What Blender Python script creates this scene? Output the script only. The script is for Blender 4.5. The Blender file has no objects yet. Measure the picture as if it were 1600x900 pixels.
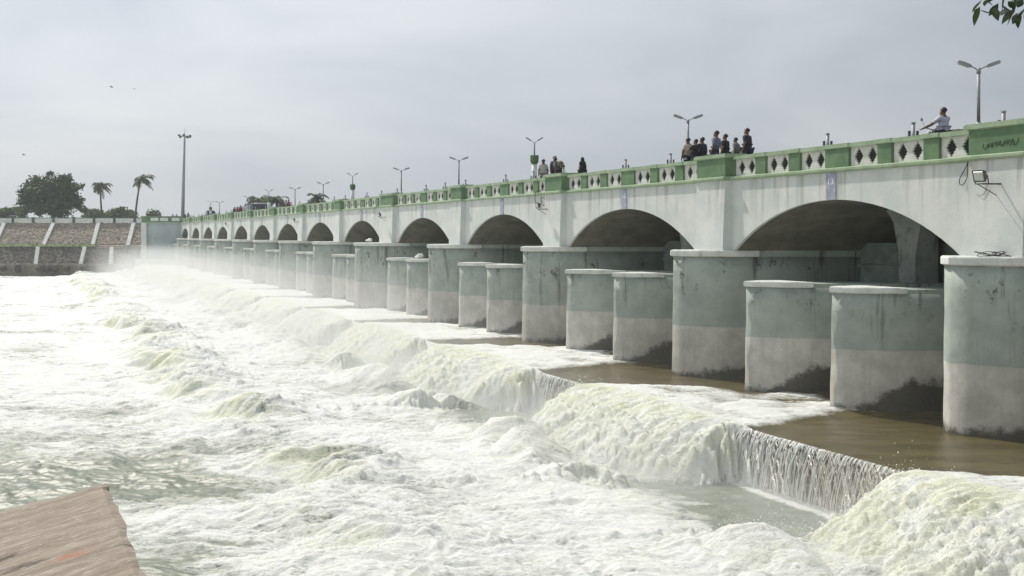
import bpy, bmesh, math, random
import numpy as np
from mathutils import Vector, Matrix, Quaternion
from mathutils.geometry import tessellate_polygon

random.seed(7)
rng = np.random.default_rng(11)
S = bpy.context.scene
COL = S.collection
R = math.radians

# ------------------------------------------------------------------ camera
cam_d = bpy.data.cameras.new("camera")
cam = bpy.data.objects.new("camera", cam_d)
COL.objects.link(cam)
cam.location = (0, 0, 0)
cam.rotation_euler = (R(90), 0, 0)
cam_d.sensor_width = 36
cam_d.lens = 33.75
cam_d.shift_y = -83 / 1600
cam_d.clip_start = 0.1
cam_d.clip_end = 9000
S.camera = cam

# ------------------------------------------------------------------ world, sun, exposure
SUN = Vector((-0.705 * math.cos(R(50)), 0.709 * math.cos(R(50)), math.sin(R(50)))).normalized()
world = bpy.data.worlds.new("World")
S.world = world
world.use_nodes = True
wt = world.node_tree
wt.nodes.clear()


def wnode(t, **k):
    n = wt.nodes.new(t)
    for a, b in k.items():
        setattr(n, a, b)
    return n


wo = wnode('ShaderNodeOutputWorld')
bg = wnode('ShaderNodeBackground')
bg.inputs['Strength'].default_value = 0.1
sky = wnode('ShaderNodeTexSky', sky_type='NISHITA')
sky.sun_disc = False
sky.sun_elevation = R(50)
sky.sun_rotation = math.atan2(-0.705, 0.709)
sky.air_density = 1.0
sky.dust_density = 4.0
sky.ozone_density = 1.0
tc = wnode('ShaderNodeTexCoord')
mp = wnode('ShaderNodeMapping')
mp.inputs['Scale'].default_value = (1.0, 1.0, 3.2)
ns = wnode('ShaderNodeTexNoise')
ns.inputs['Scale'].default_value = 2.2
ns.inputs['Detail'].default_value = 6
ns.inputs['Roughness'].default_value = 0.5
ns.inputs['Distortion'].default_value = 0.35
cr = wnode('ShaderNodeValToRGB')
cr.color_ramp.elements[0].position = 0.40
cr.color_ramp.elements[0].color = (5.55, 6.1, 6.8, 1)
cr.color_ramp.elements[1].position = 0.66
cr.color_ramp.elements[1].color = (7.5, 7.85, 8.2, 1)
sdir = wnode('ShaderNodeVectorMath', operation='DOT_PRODUCT')
sdir.inputs[1].default_value = tuple(SUN)
glow = wnode('ShaderNodeMapRange')
glow.inputs[1].default_value = 0.25
glow.inputs[2].default_value = 0.85
glow.inputs[3].default_value = 0.72
glow.inputs[4].default_value = 1.22
gm = wnode('ShaderNodeVectorMath', operation='SCALE')
mx = wnode('ShaderNodeMix', data_type='RGBA')
mx.inputs[0].default_value = 0.85
wt.links.new(tc.outputs['Generated'], mp.inputs['Vector'])
wt.links.new(mp.outputs['Vector'], ns.inputs['Vector'])
wt.links.new(ns.outputs['Fac'], cr.inputs['Fac'])
wt.links.new(sky.outputs['Color'], mx.inputs[6])
wt.links.new(tc.outputs['Generated'], sdir.inputs[0])
wt.links.new(sdir.outputs['Value'], glow.inputs[0])
wt.links.new(cr.outputs['Color'], gm.inputs[0])
wt.links.new(glow.outputs[0], gm.inputs['Scale'])
wt.links.new(gm.outputs[0], mx.inputs[7])
wt.links.new(mx.outputs[2], bg.inputs['Color'])
wt.links.new(bg.outputs['Background'], wo.inputs['Surface'])

sun_d = bpy.data.lights.new("sun", 'SUN')
sun_d.energy = 3.8
sun_d.angle = R(1.5)
sun_d.color = (1.0, 0.95, 0.87)
sun = bpy.data.objects.new("sun", sun_d)
COL.objects.link(sun)
sun.rotation_euler = SUN.to_track_quat('Z', 'Y').to_euler()

S.view_settings.view_transform = 'Standard'
S.view_settings.look = 'None'
S.view_settings.exposure = 0.0
S.view_settings.gamma = 1.0
S.view_settings.use_curve_mapping = False
S.render.engine = 'CYCLES'
S.cycles.use_denoising = True
S.cycles.max_bounces = 6
S.cycles.diffuse_bounces = 3
S.cycles.glossy_bounces = 3
S.cycles.transmission_bounces = 3
S.cycles.transparent_max_bounces = 64
S.cycles.volume_bounces = 2
S.cycles.caustics_reflective = False
S.cycles.caustics_refractive = False


# ------------------------------------------------------------------ materials
class M:
    """tiny wrapper for building node materials"""

    def __init__(s, name):
        s.m = bpy.data.materials.new(name)
        s.m.use_nodes = True
        s.t = s.m.node_tree
        s.b = s.t.nodes['Principled BSDF']
        s.o = s.t.nodes['Material Output']
        s.geo = s.t.nodes.new('ShaderNodeNewGeometry')

    def n(s, typ, **k):
        x = s.t.nodes.new(typ)
        for a, b in k.items():
            setattr(x, a, b)
        return x

    def link(s, a, b):
        s.t.links.new(a, b)

    def val(s, inp, v):
        if isinstance(v, (int, float)):
            inp.default_value = v
        elif isinstance(v, tuple):
            inp.default_value = v if len(v) == 4 or inp.type == 'VECTOR' else (*v, 1)
        else:
            s.link(v, inp)

    def math(s, op, a, b=0.0, c=0.0, clamp=False):
        x = s.n('ShaderNodeMath', operation=op, use_clamp=clamp)
        s.val(x.inputs[0], a)
        s.val(x.inputs[1], b)
        s.val(x.inputs[2], c)
        return x.outputs[0]

    def sstep(s, x, a, b):
        y = s.n('ShaderNodeMapRange', interpolation_type='SMOOTHSTEP')
        s.val(y.inputs[0], x)
        s.val(y.inputs[1], a)
        s.val(y.inputs[2], b)
        return y.outputs[0]

    def mix(s, f, a, b, bt='MIX'):
        x = s.n('ShaderNodeMix', data_type='RGBA', blend_type=bt)
        s.val(x.inputs[0], f)
        s.val(x.inputs[6], a)
        s.val(x.inputs[7], b)
        return x.outputs[2]

    def noise(s, scale, vec=None, detail=4, rough=0.55, sc=None, dist=0.0):
        x = s.n('ShaderNodeTexNoise')
        x.inputs['Scale'].default_value = scale
        x.inputs['Detail'].default_value = detail
        x.inputs['Roughness'].default_value = rough
        x.inputs['Distortion'].default_value = dist
        v = vec if vec is not None else s.geo.outputs['Position']
        if sc is not None:
            mpn = s.n('ShaderNodeMapping')
            s.link(v, mpn.inputs['Vector'])
            mpn.inputs['Scale'].default_value = sc
            v = mpn.outputs['Vector']
        s.link(v, x.inputs['Vector'])
        return x.outputs['Fac']

    def xyz(s):
        x = s.n('ShaderNodeSeparateXYZ')
        s.link(s.geo.outputs['Position'], x.inputs[0])
        return x.outputs

    def bump(s, h, strength=0.3, dist=0.02, normal=None):
        x = s.n('ShaderNodeBump')
        x.inputs['Strength'].default_value = strength
        x.inputs['Distance'].default_value = dist
        s.link(h, x.inputs['Height'])
        if normal is not None:
            s.link(normal, x.inputs['Normal'])
        s.link(x.outputs[0], s.b.inputs['Normal'])
        return x.outputs[0]

    def col(s, c):
        s.val(s.b.inputs['Base Color'], c)

    def rough(s, r):
        s.val(s.b.inputs['Roughness'], r)

    def attr(s, name):
        x = s.n('ShaderNodeAttribute', attribute_name=name)
        return x.outputs['Fac']


def simple(name, c, rough=0.7, var=0.25, scale=6.0, metal=0.0, bump=0.0):
    m = M(name)
    f = m.noise(scale, detail=4)
    d = tuple(x * (1 - var) for x in c)
    u = tuple(min(1, x * (1 + var)) for x in c)
    m.col(m.mix(m.sstep(f, 0.3, 0.7), d, u))
    m.rough(rough)
    m.b.inputs['Metallic'].default_value = metal
    if bump:
        m.bump(m.noise(scale * 4), bump, 0.01)
    return m.m


MAT = {}


def mk_facade():
    m = M('whitewash')
    X, Y, Z = m.xyz()[:3]
    base = m.mix(m.sstep(m.noise(0.9, detail=5), 0.35, 0.7), (0.56, 0.595, 0.575), (0.67, 0.68, 0.645))
    base = m.mix(m.math('MULTIPLY', m.sstep(m.noise(5.0, detail=6, rough=0.7), 0.5, 0.75), 0.22), base, (0.40, 0.44, 0.42))
    # rain streaks running down from the cornice
    st = m.sstep(m.noise(1.0, sc=(2.6, 2.6, 0.12), detail=5, rough=0.7), 0.48, 0.68)
    top = m.sstep(Z, 0.0, 2.2)
    base = m.mix(m.math('MULTIPLY', m.math('MULTIPLY', st, top), 0.7), base, (0.26, 0.27, 0.225))
    # rusty brown drips in a few places
    st2 = m.sstep(m.noise(0.55, sc=(1.6, 1.6, 0.05), detail=3, rough=0.6), 0.60, 0.70)
    base = m.mix(m.math('MULTIPLY', m.math('MULTIPLY', st2, m.sstep(Z, 1.2, 2.2)), 0.5), base, (0.33, 0.25, 0.17))
    m.col(base)
    m.rough(0.85)
    m.bump(m.noise(9, detail=7, rough=0.7), 0.25, 0.03)
    return m.m


def mk_pier(name, hin, hout):
    m = M(name)
    X, Y, Z = m.xyz()[:3]
    v = m.math('SUBTRACT', m.math('ADD', X, m.math('MULTIPLY', Y, 0.4953)), 26.9)
    zn = m.math('ADD', Z, m.math('MULTIPLY', m.math('SUBTRACT', m.noise(1.6, detail=4), 0.5), 0.07))
    band = m.sstep(zn, -3.62, -3.60)
    mot = m.noise(1.3, detail=6, rough=0.65)
    up = m.mix(m.sstep(mot, 0.3, 0.7), (0.315, 0.36, 0.322), (0.42, 0.465, 0.42))
    lo = m.mix(m.sstep(mot, 0.3, 0.72), (0.45, 0.44, 0.40), (0.64, 0.625, 0.575))
    c = m.mix(band, lo, up)
    # darker patches and vertical streaks
    c = m.mix(m.math('MULTIPLY', m.sstep(m.noise(3.2, detail=7, rough=0.75), 0.55, 0.8), 0.45), c, (0.20, 0.22, 0.20))
    st = m.sstep(m.noise(1.0, sc=(2.2, 2.2, 0.16), detail=6, rough=0.72), 0.545, 0.66)
    fall = m.sstep(Z, -5.2, -1.6)
    c = m.mix(m.math('MULTIPLY', m.math('MULTIPLY', st, fall), 0.72), c, (0.085, 0.085, 0.07))
    moss = m.math('MULTIPLY', m.sstep(m.noise(1.7, sc=(1, 1, 0.7), detail=7, rough=0.75), 0.57, 0.66), m.sstep(Z, -3.0, -1.75))
    c = m.mix(m.math('MULTIPLY', moss, 0.8), c, (0.06, 0.055, 0.045))
    run = m.sstep(m.noise(1.0, sc=(7, 7, 0.25), detail=4, rough=0.7), 0.5, 0.75)
    c = m.mix(m.math('MULTIPLY', m.math('MULTIPLY', run, m.math('SUBTRACT', 1.0, band)), 0.35), c, (0.33, 0.29, 0.23))
    # black algae line near the water, higher inside the opening
    hn = m.math('MULTIPLY', m.math('SUBTRACT', m.noise(2.2, detail=6, rough=0.7), 0.5), 0.9)
    h = m.math('ADD', m.math('ADD', hout, m.math('MULTIPLY', m.sstep(v, -1.5, 0.4), hin)), hn)
    wet = m.math('SUBTRACT', 1.0, m.sstep(m.math('SUBTRACT', m.math('ADD', Z, 5.6), h), -0.14, 0.16))
    c = m.mix(m.math('MULTIPLY', wet, 0.93), c, m.mix(m.noise(9), (0.03, 0.03, 0.022), (0.10, 0.09, 0.065)))
    m.col(c)
    m.rough(m.math('SUBTRACT', 0.85, m.math('MULTIPLY', wet, 0.45)))
    m.bump(m.noise(8, detail=8, rough=0.72), 0.35, 0.03)
    return m.m


def mk_paint(name, a, b, dirt=(0.12, 0.13, 0.09), amt=0.4, sc=2.0):
    m = M(name)
    c = m.mix(m.sstep(m.noise(sc, detail=5), 0.35, 0.68), a, b)
    c = m.mix(m.math('MULTIPLY', m.sstep(m.noise(sc * 3.1, detail=7, rough=0.75), 0.52, 0.78), amt), c, dirt)
    st = m.sstep(m.noise(1.0, sc=(4, 4, 0.4), detail=5, rough=0.7), 0.58, 0.75)
    c = m.mix(m.math('MULTIPLY', st, amt * 0.8), c, dirt)
    m.col(c)
    m.rough(0.75)
    m.bump(m.noise(12, detail=6, rough=0.7), 0.2, 0.015)
    return m.m


def mk_water():
    m = M('river_foam')
    X, Y, Z = m.xyz()[:3]
    foam = m.attr('foam')
    brown = m.attr('brown')
    tint = m.attr('tint')
    n1 = m.noise(1.7, sc=(0.8, 1.3, 1.0), detail=8, rough=0.68, dist=0.9)
    n2 = m.noise(6.0, sc=(0.55, 1.5, 1.0), detail=8, rough=0.74, dist=1.0)
    lace = m.math('SUBTRACT', 1.0, m.math('MULTIPLY', m.math('ABSOLUTE', m.math('SUBTRACT', n2, 0.5)), 6.0), clamp=True)
    f = m.math('ADD', foam, m.math('MULTIPLY', m.math('SUBTRACT', n1, 0.5), 1.1))
    f = m.math('ADD', f, m.math('MULTIPLY', m.math('SUBTRACT', n2, 0.5), 1.0))
    f = m.math('ADD', f, m.math('MULTIPLY', m.math('SUBTRACT', lace, 0.45), 0.36))
    f = m.sstep(f, 0.15, 0.95)
    f = m.math('MULTIPLY', f, m.sstep(foam, 0.02, 0.2))
    deep = m.mix(m.sstep(n1, 0.35, 0.65), (0.115, 0.135, 0.095), (0.20, 0.22, 0.155))
    bed = m.mix(m.sstep(m.noise(0.9, sc=(0.6, 1.6, 1), detail=6, rough=0.65), 0.3, 0.7), (0.072, 0.058, 0.022), (0.135, 0.11, 0.05))
    wat = m.mix(brown, deep, bed)
    white = m.mix(m.sstep(m.noise(11.0, sc=(0.6, 1.5, 1), detail=6, rough=0.75), 0.38, 0.62), (0.78, 0.80, 0.765), (0.93, 0.93, 0.905))
    yel = m.mix(m.math('MULTIPLY', tint, m.sstep(m.noise(1.1, sc=(0.7, 1.5, 1), detail=6, rough=0.65), 0.30, 0.66)),
                white, (0.76, 0.775, 0.56))
    m.col(m.mix(f, wat, yel))
    m.rough(m.math('ADD', m.math('ADD', 0.40, m.math('MULTIPLY', brown, -0.22)), m.math('MULTIPLY', f, 0.55)))
    m.val(m.b.inputs['Subsurface Weight'], m.math('MULTIPLY', f, 0.35))
    m.b.inputs['Subsurface Radius'].default_value = (1.0, 1.0, 0.85)
    m.b.inputs['Subsurface Scale'].default_value = 0.07
    m.b.inputs['Specular IOR Level'].default_value = 0.5
    h = m.math('ADD', m.math('MULTIPLY', n2, 1.0), m.math('MULTIPLY', m.noise(17, detail=6, rough=0.72, sc=(0.8, 1.2, 1)), 0.45))
    bp = m.n('ShaderNodeBump')
    m.link(h, bp.inputs['Height'])
    bp.inputs['Distance'].default_value = 0.11
    m.link(m.math('ADD', 0.17, m.math('MULTIPLY', m.sstep(foam, 0.05, 0.6), 0.7)), bp.inputs['Strength'])
    m.link(bp.outputs[0], m.b.inputs['Normal'])
    return m.m


def mk_stone(name, a, b, sc, dark=0.5):
    m = M(name)
    vo = m.n('ShaderNodeTexVoronoi')
    vo.inputs['Scale'].default_value = sc
    mpn = m.n('ShaderNodeMapping')
    m.link(m.geo.outputs['Position'], mpn.inputs['Vector'])
    mpn.inputs['Scale'].default_value = (1, 1, 1.3)
    m.link(mpn.outputs[0], vo.inputs['Vector'])
    ve = m.n('ShaderNodeTexVoronoi', feature='DISTANCE_TO_EDGE')
    ve.inputs['Scale'].default_value = sc
    m.link(mpn.outputs[0], ve.inputs['Vector'])
    sx = m.n('ShaderNodeSeparateColor')
    m.link(vo.outputs['Color'], sx.inputs[0])
    c = m.mix(sx.outputs[0], a, b)
    c = m.mix(m.math('MULTIPLY', m.sstep(m.noise(0.25, detail=5), 0.45, 0.7), dark), c, (0.05, 0.045, 0.035))
    c = m.mix(m.sstep(ve.outputs['Distance'], 0.12, 0.0), c, (0.05, 0.045, 0.04))
    m.col(c)
    m.rough(0.9)
    m.bump(ve.outputs['Distance'], 0.6, 0.1)
    return m.m


def mk_slab():
    m = M('weathered_slab')
    # grain follows the long edge of the slab
    ang = math.atan2(-1.24, -0.68)
    rot = m.n('ShaderNodeMapping')
    m.link(m.geo.outputs['Position'], rot.inputs['Vector'])
    rot.inputs['Rotation'].default_value = (0, 0, -ang)
    st = m.noise(1.0, vec=rot.outputs[0], sc=(1.1, 9, 3), detail=7, rough=0.7)
    fine = m.noise(1.0, vec=rot.outputs[0], sc=(5, 42, 8), detail=5, rough=0.7)
    c = m.mix(m.sstep(st, 0.33, 0.68), (0.20, 0.16, 0.122), (0.335, 0.28, 0.225))
    c = m.mix(m.math('MULTIPLY', m.sstep(fine, 0.55, 0.68), 0.75), c, (0.60, 0.545, 0.48))
    c = m.mix(m.math('MULTIPLY', m.sstep(fine, 0.42, 0.3), 0.7), c, (0.12, 0.085, 0.06))
    c = m.mix(m.math('MULTIPLY', m.sstep(m.noise(2.2, detail=5), 0.66, 0.74), 0.7), c, (0.10, 0.075, 0.055))
    c = m.mix(m.sstep(m.noise(1.7, detail=4, vec=rot.outputs[0], sc=(1, 2.4, 1)), 0.725, 0.76), c, (0.42, 0.13, 0.05))
    m.col(c)
    m.rough(0.9)
    for (px, py, rx, cc) in ((112, 868, 0.14, (0.38, 0.15, 0.075)), (206, 848, 0.10, (0.045, 0.032, 0.022)), (40, 884, 0.16, (0.05, 0.036, 0.025)), (4, 872, 0.14, (0.05, 0.036, 0.025))):
        Yq = 1500 * 3.0 / (py - 367)
        d = m.n('ShaderNodeVectorMath', operation='DISTANCE')
        sc_ = m.n('ShaderNodeMapping')
        m.link(rot.outputs[0], sc_.inputs['Vector'])
        sc_.inputs['Scale'].default_value = (0.55, 1.6, 0)
        pr = Matrix.Rotation(-ang, 3, 'Z') @ Vector(((px - 800) * Yq / 1500, Yq, 0))
        m.link(sc_.outputs[0], d.inputs[0])
        d.inputs[1].default_value = (pr.x * 0.55, pr.y * 1.6, 0)
        wob = m.math('ADD', d.outputs['Value'], m.math('MULTIPLY', m.math('SUBTRACT', fine, 0.5), 0.6))
        c = m.mix(m.math('MULTIPLY', m.sstep(wob, rx, rx * 0.2), 0.62 if cc[0] > 0.2 else 0.8), c, cc)
    m.col(c)
    m.bump(m.math('ADD', m.math('MULTIPLY', st, 0.3), fine), 0.35, 0.03)
    return m.m


def mk_leaf(name, a, b):
    m = M(name)
    oi = m.noise(2.3, detail=3)
    m.col(m.mix(m.sstep(oi, 0.3, 0.7), a, b))
    m.rough(0.55)
    tr = m.n('ShaderNodeBsdfTranslucent')
    m.val(tr.inputs[0], tuple(min(1, x * 1.3) for x in b))
    ms = m.n('ShaderNodeMixShader')
    ms.inputs[0].default_value = 0.25
    m.link(m.b.outputs[0], ms.inputs[1])
    m.link(tr.outputs[0], ms.inputs[2])
    m.link(ms.outputs[0], m.o.inputs['Surface'])
    return m.m


MAT['facade'] = mk_facade()
MAT['pier'] = mk_pier('pier_paint', 0.25, 0.12)
MAT['low_pier'] = mk_pier('low_pier_paint', 0.85, 0.18)
MAT['cap'] = mk_paint('pier_cap_paint', (0.60, 0.62, 0.58), (0.74, 0.75, 0.71), (0.16, 0.16, 0.13), 0.7)
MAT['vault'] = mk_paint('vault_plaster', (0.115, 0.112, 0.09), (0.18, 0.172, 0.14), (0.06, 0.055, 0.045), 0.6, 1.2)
MAT['green'] = mk_paint('green_paint', (0.095, 0.175, 0.088), (0.145, 0.235, 0.122), (0.05, 0.08, 0.045), 0.4)
MAT['lgreen'] = mk_paint('pale_green_paint', (0.25, 0.345, 0.215), (0.34, 0.43, 0.29), (0.13, 0.13, 0.085), 0.6)
MAT['panel'] = mk_paint('cream_panel_paint', (0.60, 0.61, 0.56), (0.70, 0.70, 0.65), (0.25, 0.2, 0.13), 0.5, 4)
MAT['dark'] = simple('dark_recess', (0.012, 0.02, 0.014), 0.9)
MAT['shutter'] = mk_paint('shutter_paint', (0.15, 0.185, 0.17), (0.22, 0.26, 0.24), (0.04, 0.10, 0.09), 0.5)
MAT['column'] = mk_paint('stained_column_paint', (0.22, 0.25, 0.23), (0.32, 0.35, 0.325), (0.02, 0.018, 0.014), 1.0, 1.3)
MAT['asphalt'] = simple('asphalt', (0.05, 0.05, 0.05), 0.9, 0.2, 20)
MAT['plate'] = simple('lavender_plate', (0.33, 0.355, 0.44), 0.7, 0.2, 5)
MAT['white'] = simple('white_paint', (0.78, 0.78, 0.78), 0.6, 0.06, 5)
MAT['grey_metal'] = simple('galvanised_steel', (0.33, 0.34, 0.36), 0.55, 0.15, 10, 0.2)
MAT['dark_metal'] = simple('dark_steel', (0.07, 0.07, 0.075), 0.5, 0.2, 10, 0.3)
MAT['rubber'] = simple('black_rubber', (0.02, 0.02, 0.02), 0.6, 0.2, 10)
MAT['lens'] = simple('lamp_glass', (0.55, 0.58, 0.52), 0.15, 0.1, 8)
MAT['glass'] = simple('vehicle_glass', (0.03, 0.04, 0.05), 0.08, 0.1, 3)
MAT['blue_grey'] = simple('blue_grey_paint', (0.36, 0.40, 0.48), 0.5, 0.1, 3)
MAT['concrete'] = mk_paint('wet_concrete', (0.17, 0.15, 0.12), (0.26, 0.235, 0.19), (0.07, 0.06, 0.045), 0.6, 1.5)
MAT['abutment'] = mk_paint('abutment_paint', (0.30, 0.36, 0.37), (0.38, 0.44, 0.45), (0.14, 0.16, 0.15), 0.5, 0.5)
MAT['stone_up'] = mk_stone('pitched_stone', (0.25, 0.205, 0.155), (0.41, 0.35, 0.275), 2.2, 0.3)
MAT['stone_lo'] = mk_stone('dark_wet_stone', (0.10, 0.085, 0.07), (0.27, 0.235, 0.19), 1.7, 0.75)
MAT['rock'] = simple('black_rock', (0.05, 0.045, 0.04), 0.8, 0.5, 2, 0, 0.5)
MAT['grass'] = simple('bank_grass', (0.085, 0.13, 0.035), 0.9, 0.45, 1.3)
MAT['soil'] = simple('dry_ground', (0.22, 0.18, 0.12), 0.95, 0.25, 0.3)
MAT['bark'] = simple('bark', (0.13, 0.10, 0.075), 0.9, 0.35, 8, 0, 0.4)
MAT['leaf'] = mk_leaf('tree_leaf', (0.022, 0.05, 0.014), (0.065, 0.115, 0.032))
MAT['palm_leaf'] = mk_leaf('palm_leaf', (0.05, 0.075, 0.028), (0.095, 0.12, 0.05))
MAT['mango_leaf'] = mk_leaf('glossy_leaf', (0.012, 0.03, 0.012), (0.035, 0.062, 0.02))
MAT['water'] = mk_water()
MAT['slab'] = mk_slab()
MAT['skin'] = simple('brown_skin', (0.17, 0.095, 0.06), 0.6, 0.1, 8)
MAT['hair'] = simple('black_hair', (0.012, 0.01, 0.01), 0.5, 0.2, 30)
CL = {}


def cloth(c):
    if c not in CL:
        CL[c] = simple('cloth', c, 0.9, 0.15, 9, 0, 0.2)
    return CL[c]


def mk_check():
    m = M('checked_cloth')
    ch = m.n('ShaderNodeTexChecker')
    ch.inputs['Scale'].default_value = 22
    m.link(m.geo.outputs['Position'], ch.inputs['Vector'])
    m.val(ch.inputs[1], (0.10, 0.12, 0.22))
    m.val(ch.inputs[2], (0.30, 0.33, 0.42))
    m.link(ch.outputs[0], m.b.inputs['Base Color'])
    m.rough(0.9)
    return m.m


def mk_camo():
    m = M('camouflage_cloth')
    c = m.mix(m.sstep(m.noise(9, detail=2), 0.48, 0.52), (0.05, 0.045, 0.035), (0.24, 0.20, 0.13))
    c = m.mix(m.sstep(m.noise(13, detail=2), 0.56, 0.6), c, (0.35, 0.33, 0.22))
    m.col(c)
    m.rough(0.9)
    return m.m


MAT['check'] = mk_check()
MAT['camo'] = mk_camo()

# ------------------------------------------------------------------ object helpers
WL = {}


class MB:
    def __init__(s):
        s.v = []
        s.f = []

    def add(s, vs, fs):
        o = len(s.v)
        s.v += [tuple(p) for p in vs]
        s.f += [tuple(i + o for i in f) for f in fs]

    def hexa(s, p):
        # p: 8 corners, bottom 4 (ccw), top 4
        s.add(p, [(3, 2, 1, 0), (4, 5, 6, 7), (0, 1, 5, 4), (1, 2, 6, 5), (2, 3, 7, 6), (3, 0, 4, 7)])

    def box(s, x0, x1, y0, y1, z0, z1):
        s.hexa([(x0, y0, z0), (x1, y0, z0), (x1, y1, z0), (x0, y1, z0), (x0, y0, z1), (x1, y0, z1), (x1, y1, z1), (x0, y1, z1)])

    def sbox(s, v0, v1, y0, y1, z0, z1, e=0.0):
        """box in bridge space, e = extra outward offset at the bottom (batter)"""
        q = []
        for z, d in ((z0, e), (z1, 0.0)):
            q += [P(v0 - d, y0, z), P(v1, y0, z), P(v1, y1, z), P(v0 - d, y1, z)]
        s.hexa(q)

    def tube(s, pts, rad, n=8, caps=True):
        pts = [Vector(p) for p in pts]
        if isinstance(rad, (int, float)):
            rad = [rad] * len(pts)
        o = len(s.v)
        ref = Vector((0, 0, 1))
        for i, p in enumerate(pts):
            d = (pts[min(i + 1, len(pts) - 1)] - pts[max(i - 1, 0)])
            if d.length < 1e-9:
                d = Vector((0, 0, 1))
            d.normalize()
            r_ = ref if abs(d.dot(ref)) < 0.95 else Vector((1, 0, 0))
            a = d.cross(r_).normalized()
            b = d.cross(a)
            for k in range(n):
                t = 2 * math.pi * k / n
                q = p + (a * math.cos(t) + b * math.sin(t)) * rad[i]
                s.v.append(tuple(q))
        for i in range(len(pts) - 1):
            for k in range(n):
                k2 = (k + 1) % n
                s.f.append((o + i * n + k, o + i * n + k2, o + (i + 1) * n + k2, o + (i + 1) * n + k))
        if caps:
            s.f.append(tuple(o + k for k in range(n))[::-1])
            s.f.append(tuple(o + (len(pts) - 1) * n + k for k in range(n)))

    def ell(s, c, r, n=10, m=6, rot=None):
        c = Vector(c)
        o = len(s.v)
        for i in range(m + 1):
            th = math.pi * i / m
            for k in range(n):
                ph = 2 * math.pi * k / n
                q = Vector((r[0] * math.sin(th) * math.cos(ph), r[1] * math.sin(th) * math.sin(ph), r[2] * math.cos(th)))
                if rot:
                    q = rot @ q
                s.v.append(tuple(c + q))
        for i in range(m):
            for k in range(n):
                k2 = (k + 1) % n
                s.f.append((o + i * n + k, o + (i + 1) * n + k, o + (i + 1) * n + k2, o + i * n + k2))

    def build(s, name, mat, parent=None, smooth=False, loc=None, kind=None):
        me = bpy.data.meshes.new(name)
        off = Vector(loc) if loc is not None else (WL.get(parent.name, Vector()) if parent else Vector())
        vs = [(a - off.x, b - off.y, c - off.z) for a, b, c in s.v]
        me.from_pydata(vs, [], s.f)
        me.update()
        if smooth:
            me.polygons.foreach_set('use_smooth', [True] * len(me.polygons))
        me.materials.append(mat)
        o = bpy.data.objects.new(name, me)
        COL.objects.link(o)
        if parent:
            o.parent = parent
            pw = WL.get(parent.name, Vector())
            o.location = off - pw
            WL[o.name] = off
        elif loc is not None:
            o.location = loc
            WL[o.name] = off
        else:
            WL[o.name] = Vector()
        if kind:
            o['kind'] = kind
        return o


def recalc(o):
    bm = bmesh.new()
    bm.from_mesh(o.data)
    bmesh.ops.recalc_face_normals(bm, faces=bm.faces)
    bm.to_mesh(o.data)
    bm.free()
    return o


def tag(o, label, cat, group=None):
    o['label'] = label
    o['category'] = cat
    if group:
        o['group'] = group
    return o


def thing(name, label, cat, loc=(0, 0, 0), group=None):
    o = bpy.data.objects.new(name, None)
    COL.objects.link(o)
    o.location = loc
    o.empty_display_size = 0.2
    WL[o.name] = Vector(loc)
    return tag(o, label, cat, group)


def dup_part(src, parent, loc, label=None):
    """a copy that shares its mesh, at a world location, with its own sub-parts"""
    c = src.copy()
    COL.objects.link(c)
    c.parent = parent
    c.location = Vector(loc) - WL.get(parent.name, Vector())
    for ch in list(src.children):
        d = ch.copy()
        COL.objects.link(d)
        d.parent = c
    return c


def dup(root, loc, rz=0.0, scale=1.0, label=None):
    r = root.copy()
    COL.objects.link(r)
    r.location = loc
    r.rotation_euler = (0, 0, rz)
    r.scale = (scale,) * 3
    if label:
        r['label'] = label
    for ch in list(root.children):
        c = ch.copy()
        COL.objects.link(c)
        c.parent = r
        for g in list(ch.children):
            d = g.copy()
            COL.objects.link(d)
            d.parent = c
    return r


# bridge space: v = distance along X from the facade, Y = depth
K = 743 / 1500
D = 26.9


def P(v, Y, z):
    return (D - K * Y + v, Y, z)


def at(px, Y, py=None, z=None):
    """a point seen at photo column px (row py) at depth Y"""
    x = (px - 800) * Y / 1500
    return (x, Y, (367 - py) * Y / 1500 if py is not None else z)


def Yv(px, v):
    return (D + v) / ((px - 800) / 1500 + K)


ZAP, ZPOOL, ZLOW = -5.6, -7.1, -7.75      # water on the apron, below the lip, below the second step
LIP = -6.4
ROAD = 2.45
YN = [14.4, 26.1, 37.5, 49.2, 60.8, 72.5, 85.1, 97.0, 108.8, 120.6, 132.4, 145.0, 156.8, 168.6, 180.4]   # index 0 is off to the right
WIDE = {5, 10}
NOSE = {1: -1.1, 2: -1.4, 3: -1.5, 4: -1.7, 5: -2.4, 6: -2.15, 7: -2.15}
NB = len(YN) - 1


def pil_w(i):
    return 2.6 if i in WIDE else 1.6


# ================================================================== LARGE STRUCTURE
bridge = thing('arch_bridge', 'long whitewashed arch bridge with a green parapet standing across the river', 'bridge', P(3, 100, ZAP))


def nose_pts(r, ln, n):
    """half-lens cutwater: (outward, across) from the near shoulder round the blunt tip to the far shoulder"""
    q = []
    h = n // 2
    for k in range(h):
        t = k / h * 0.955
        q.append((ln * t, -r * (1 - t ** 2.1)))
    q.append((ln * 0.985, 0.0))
    return q + [(a, -b) for a, b in q[:-1][::-1]]


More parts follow.
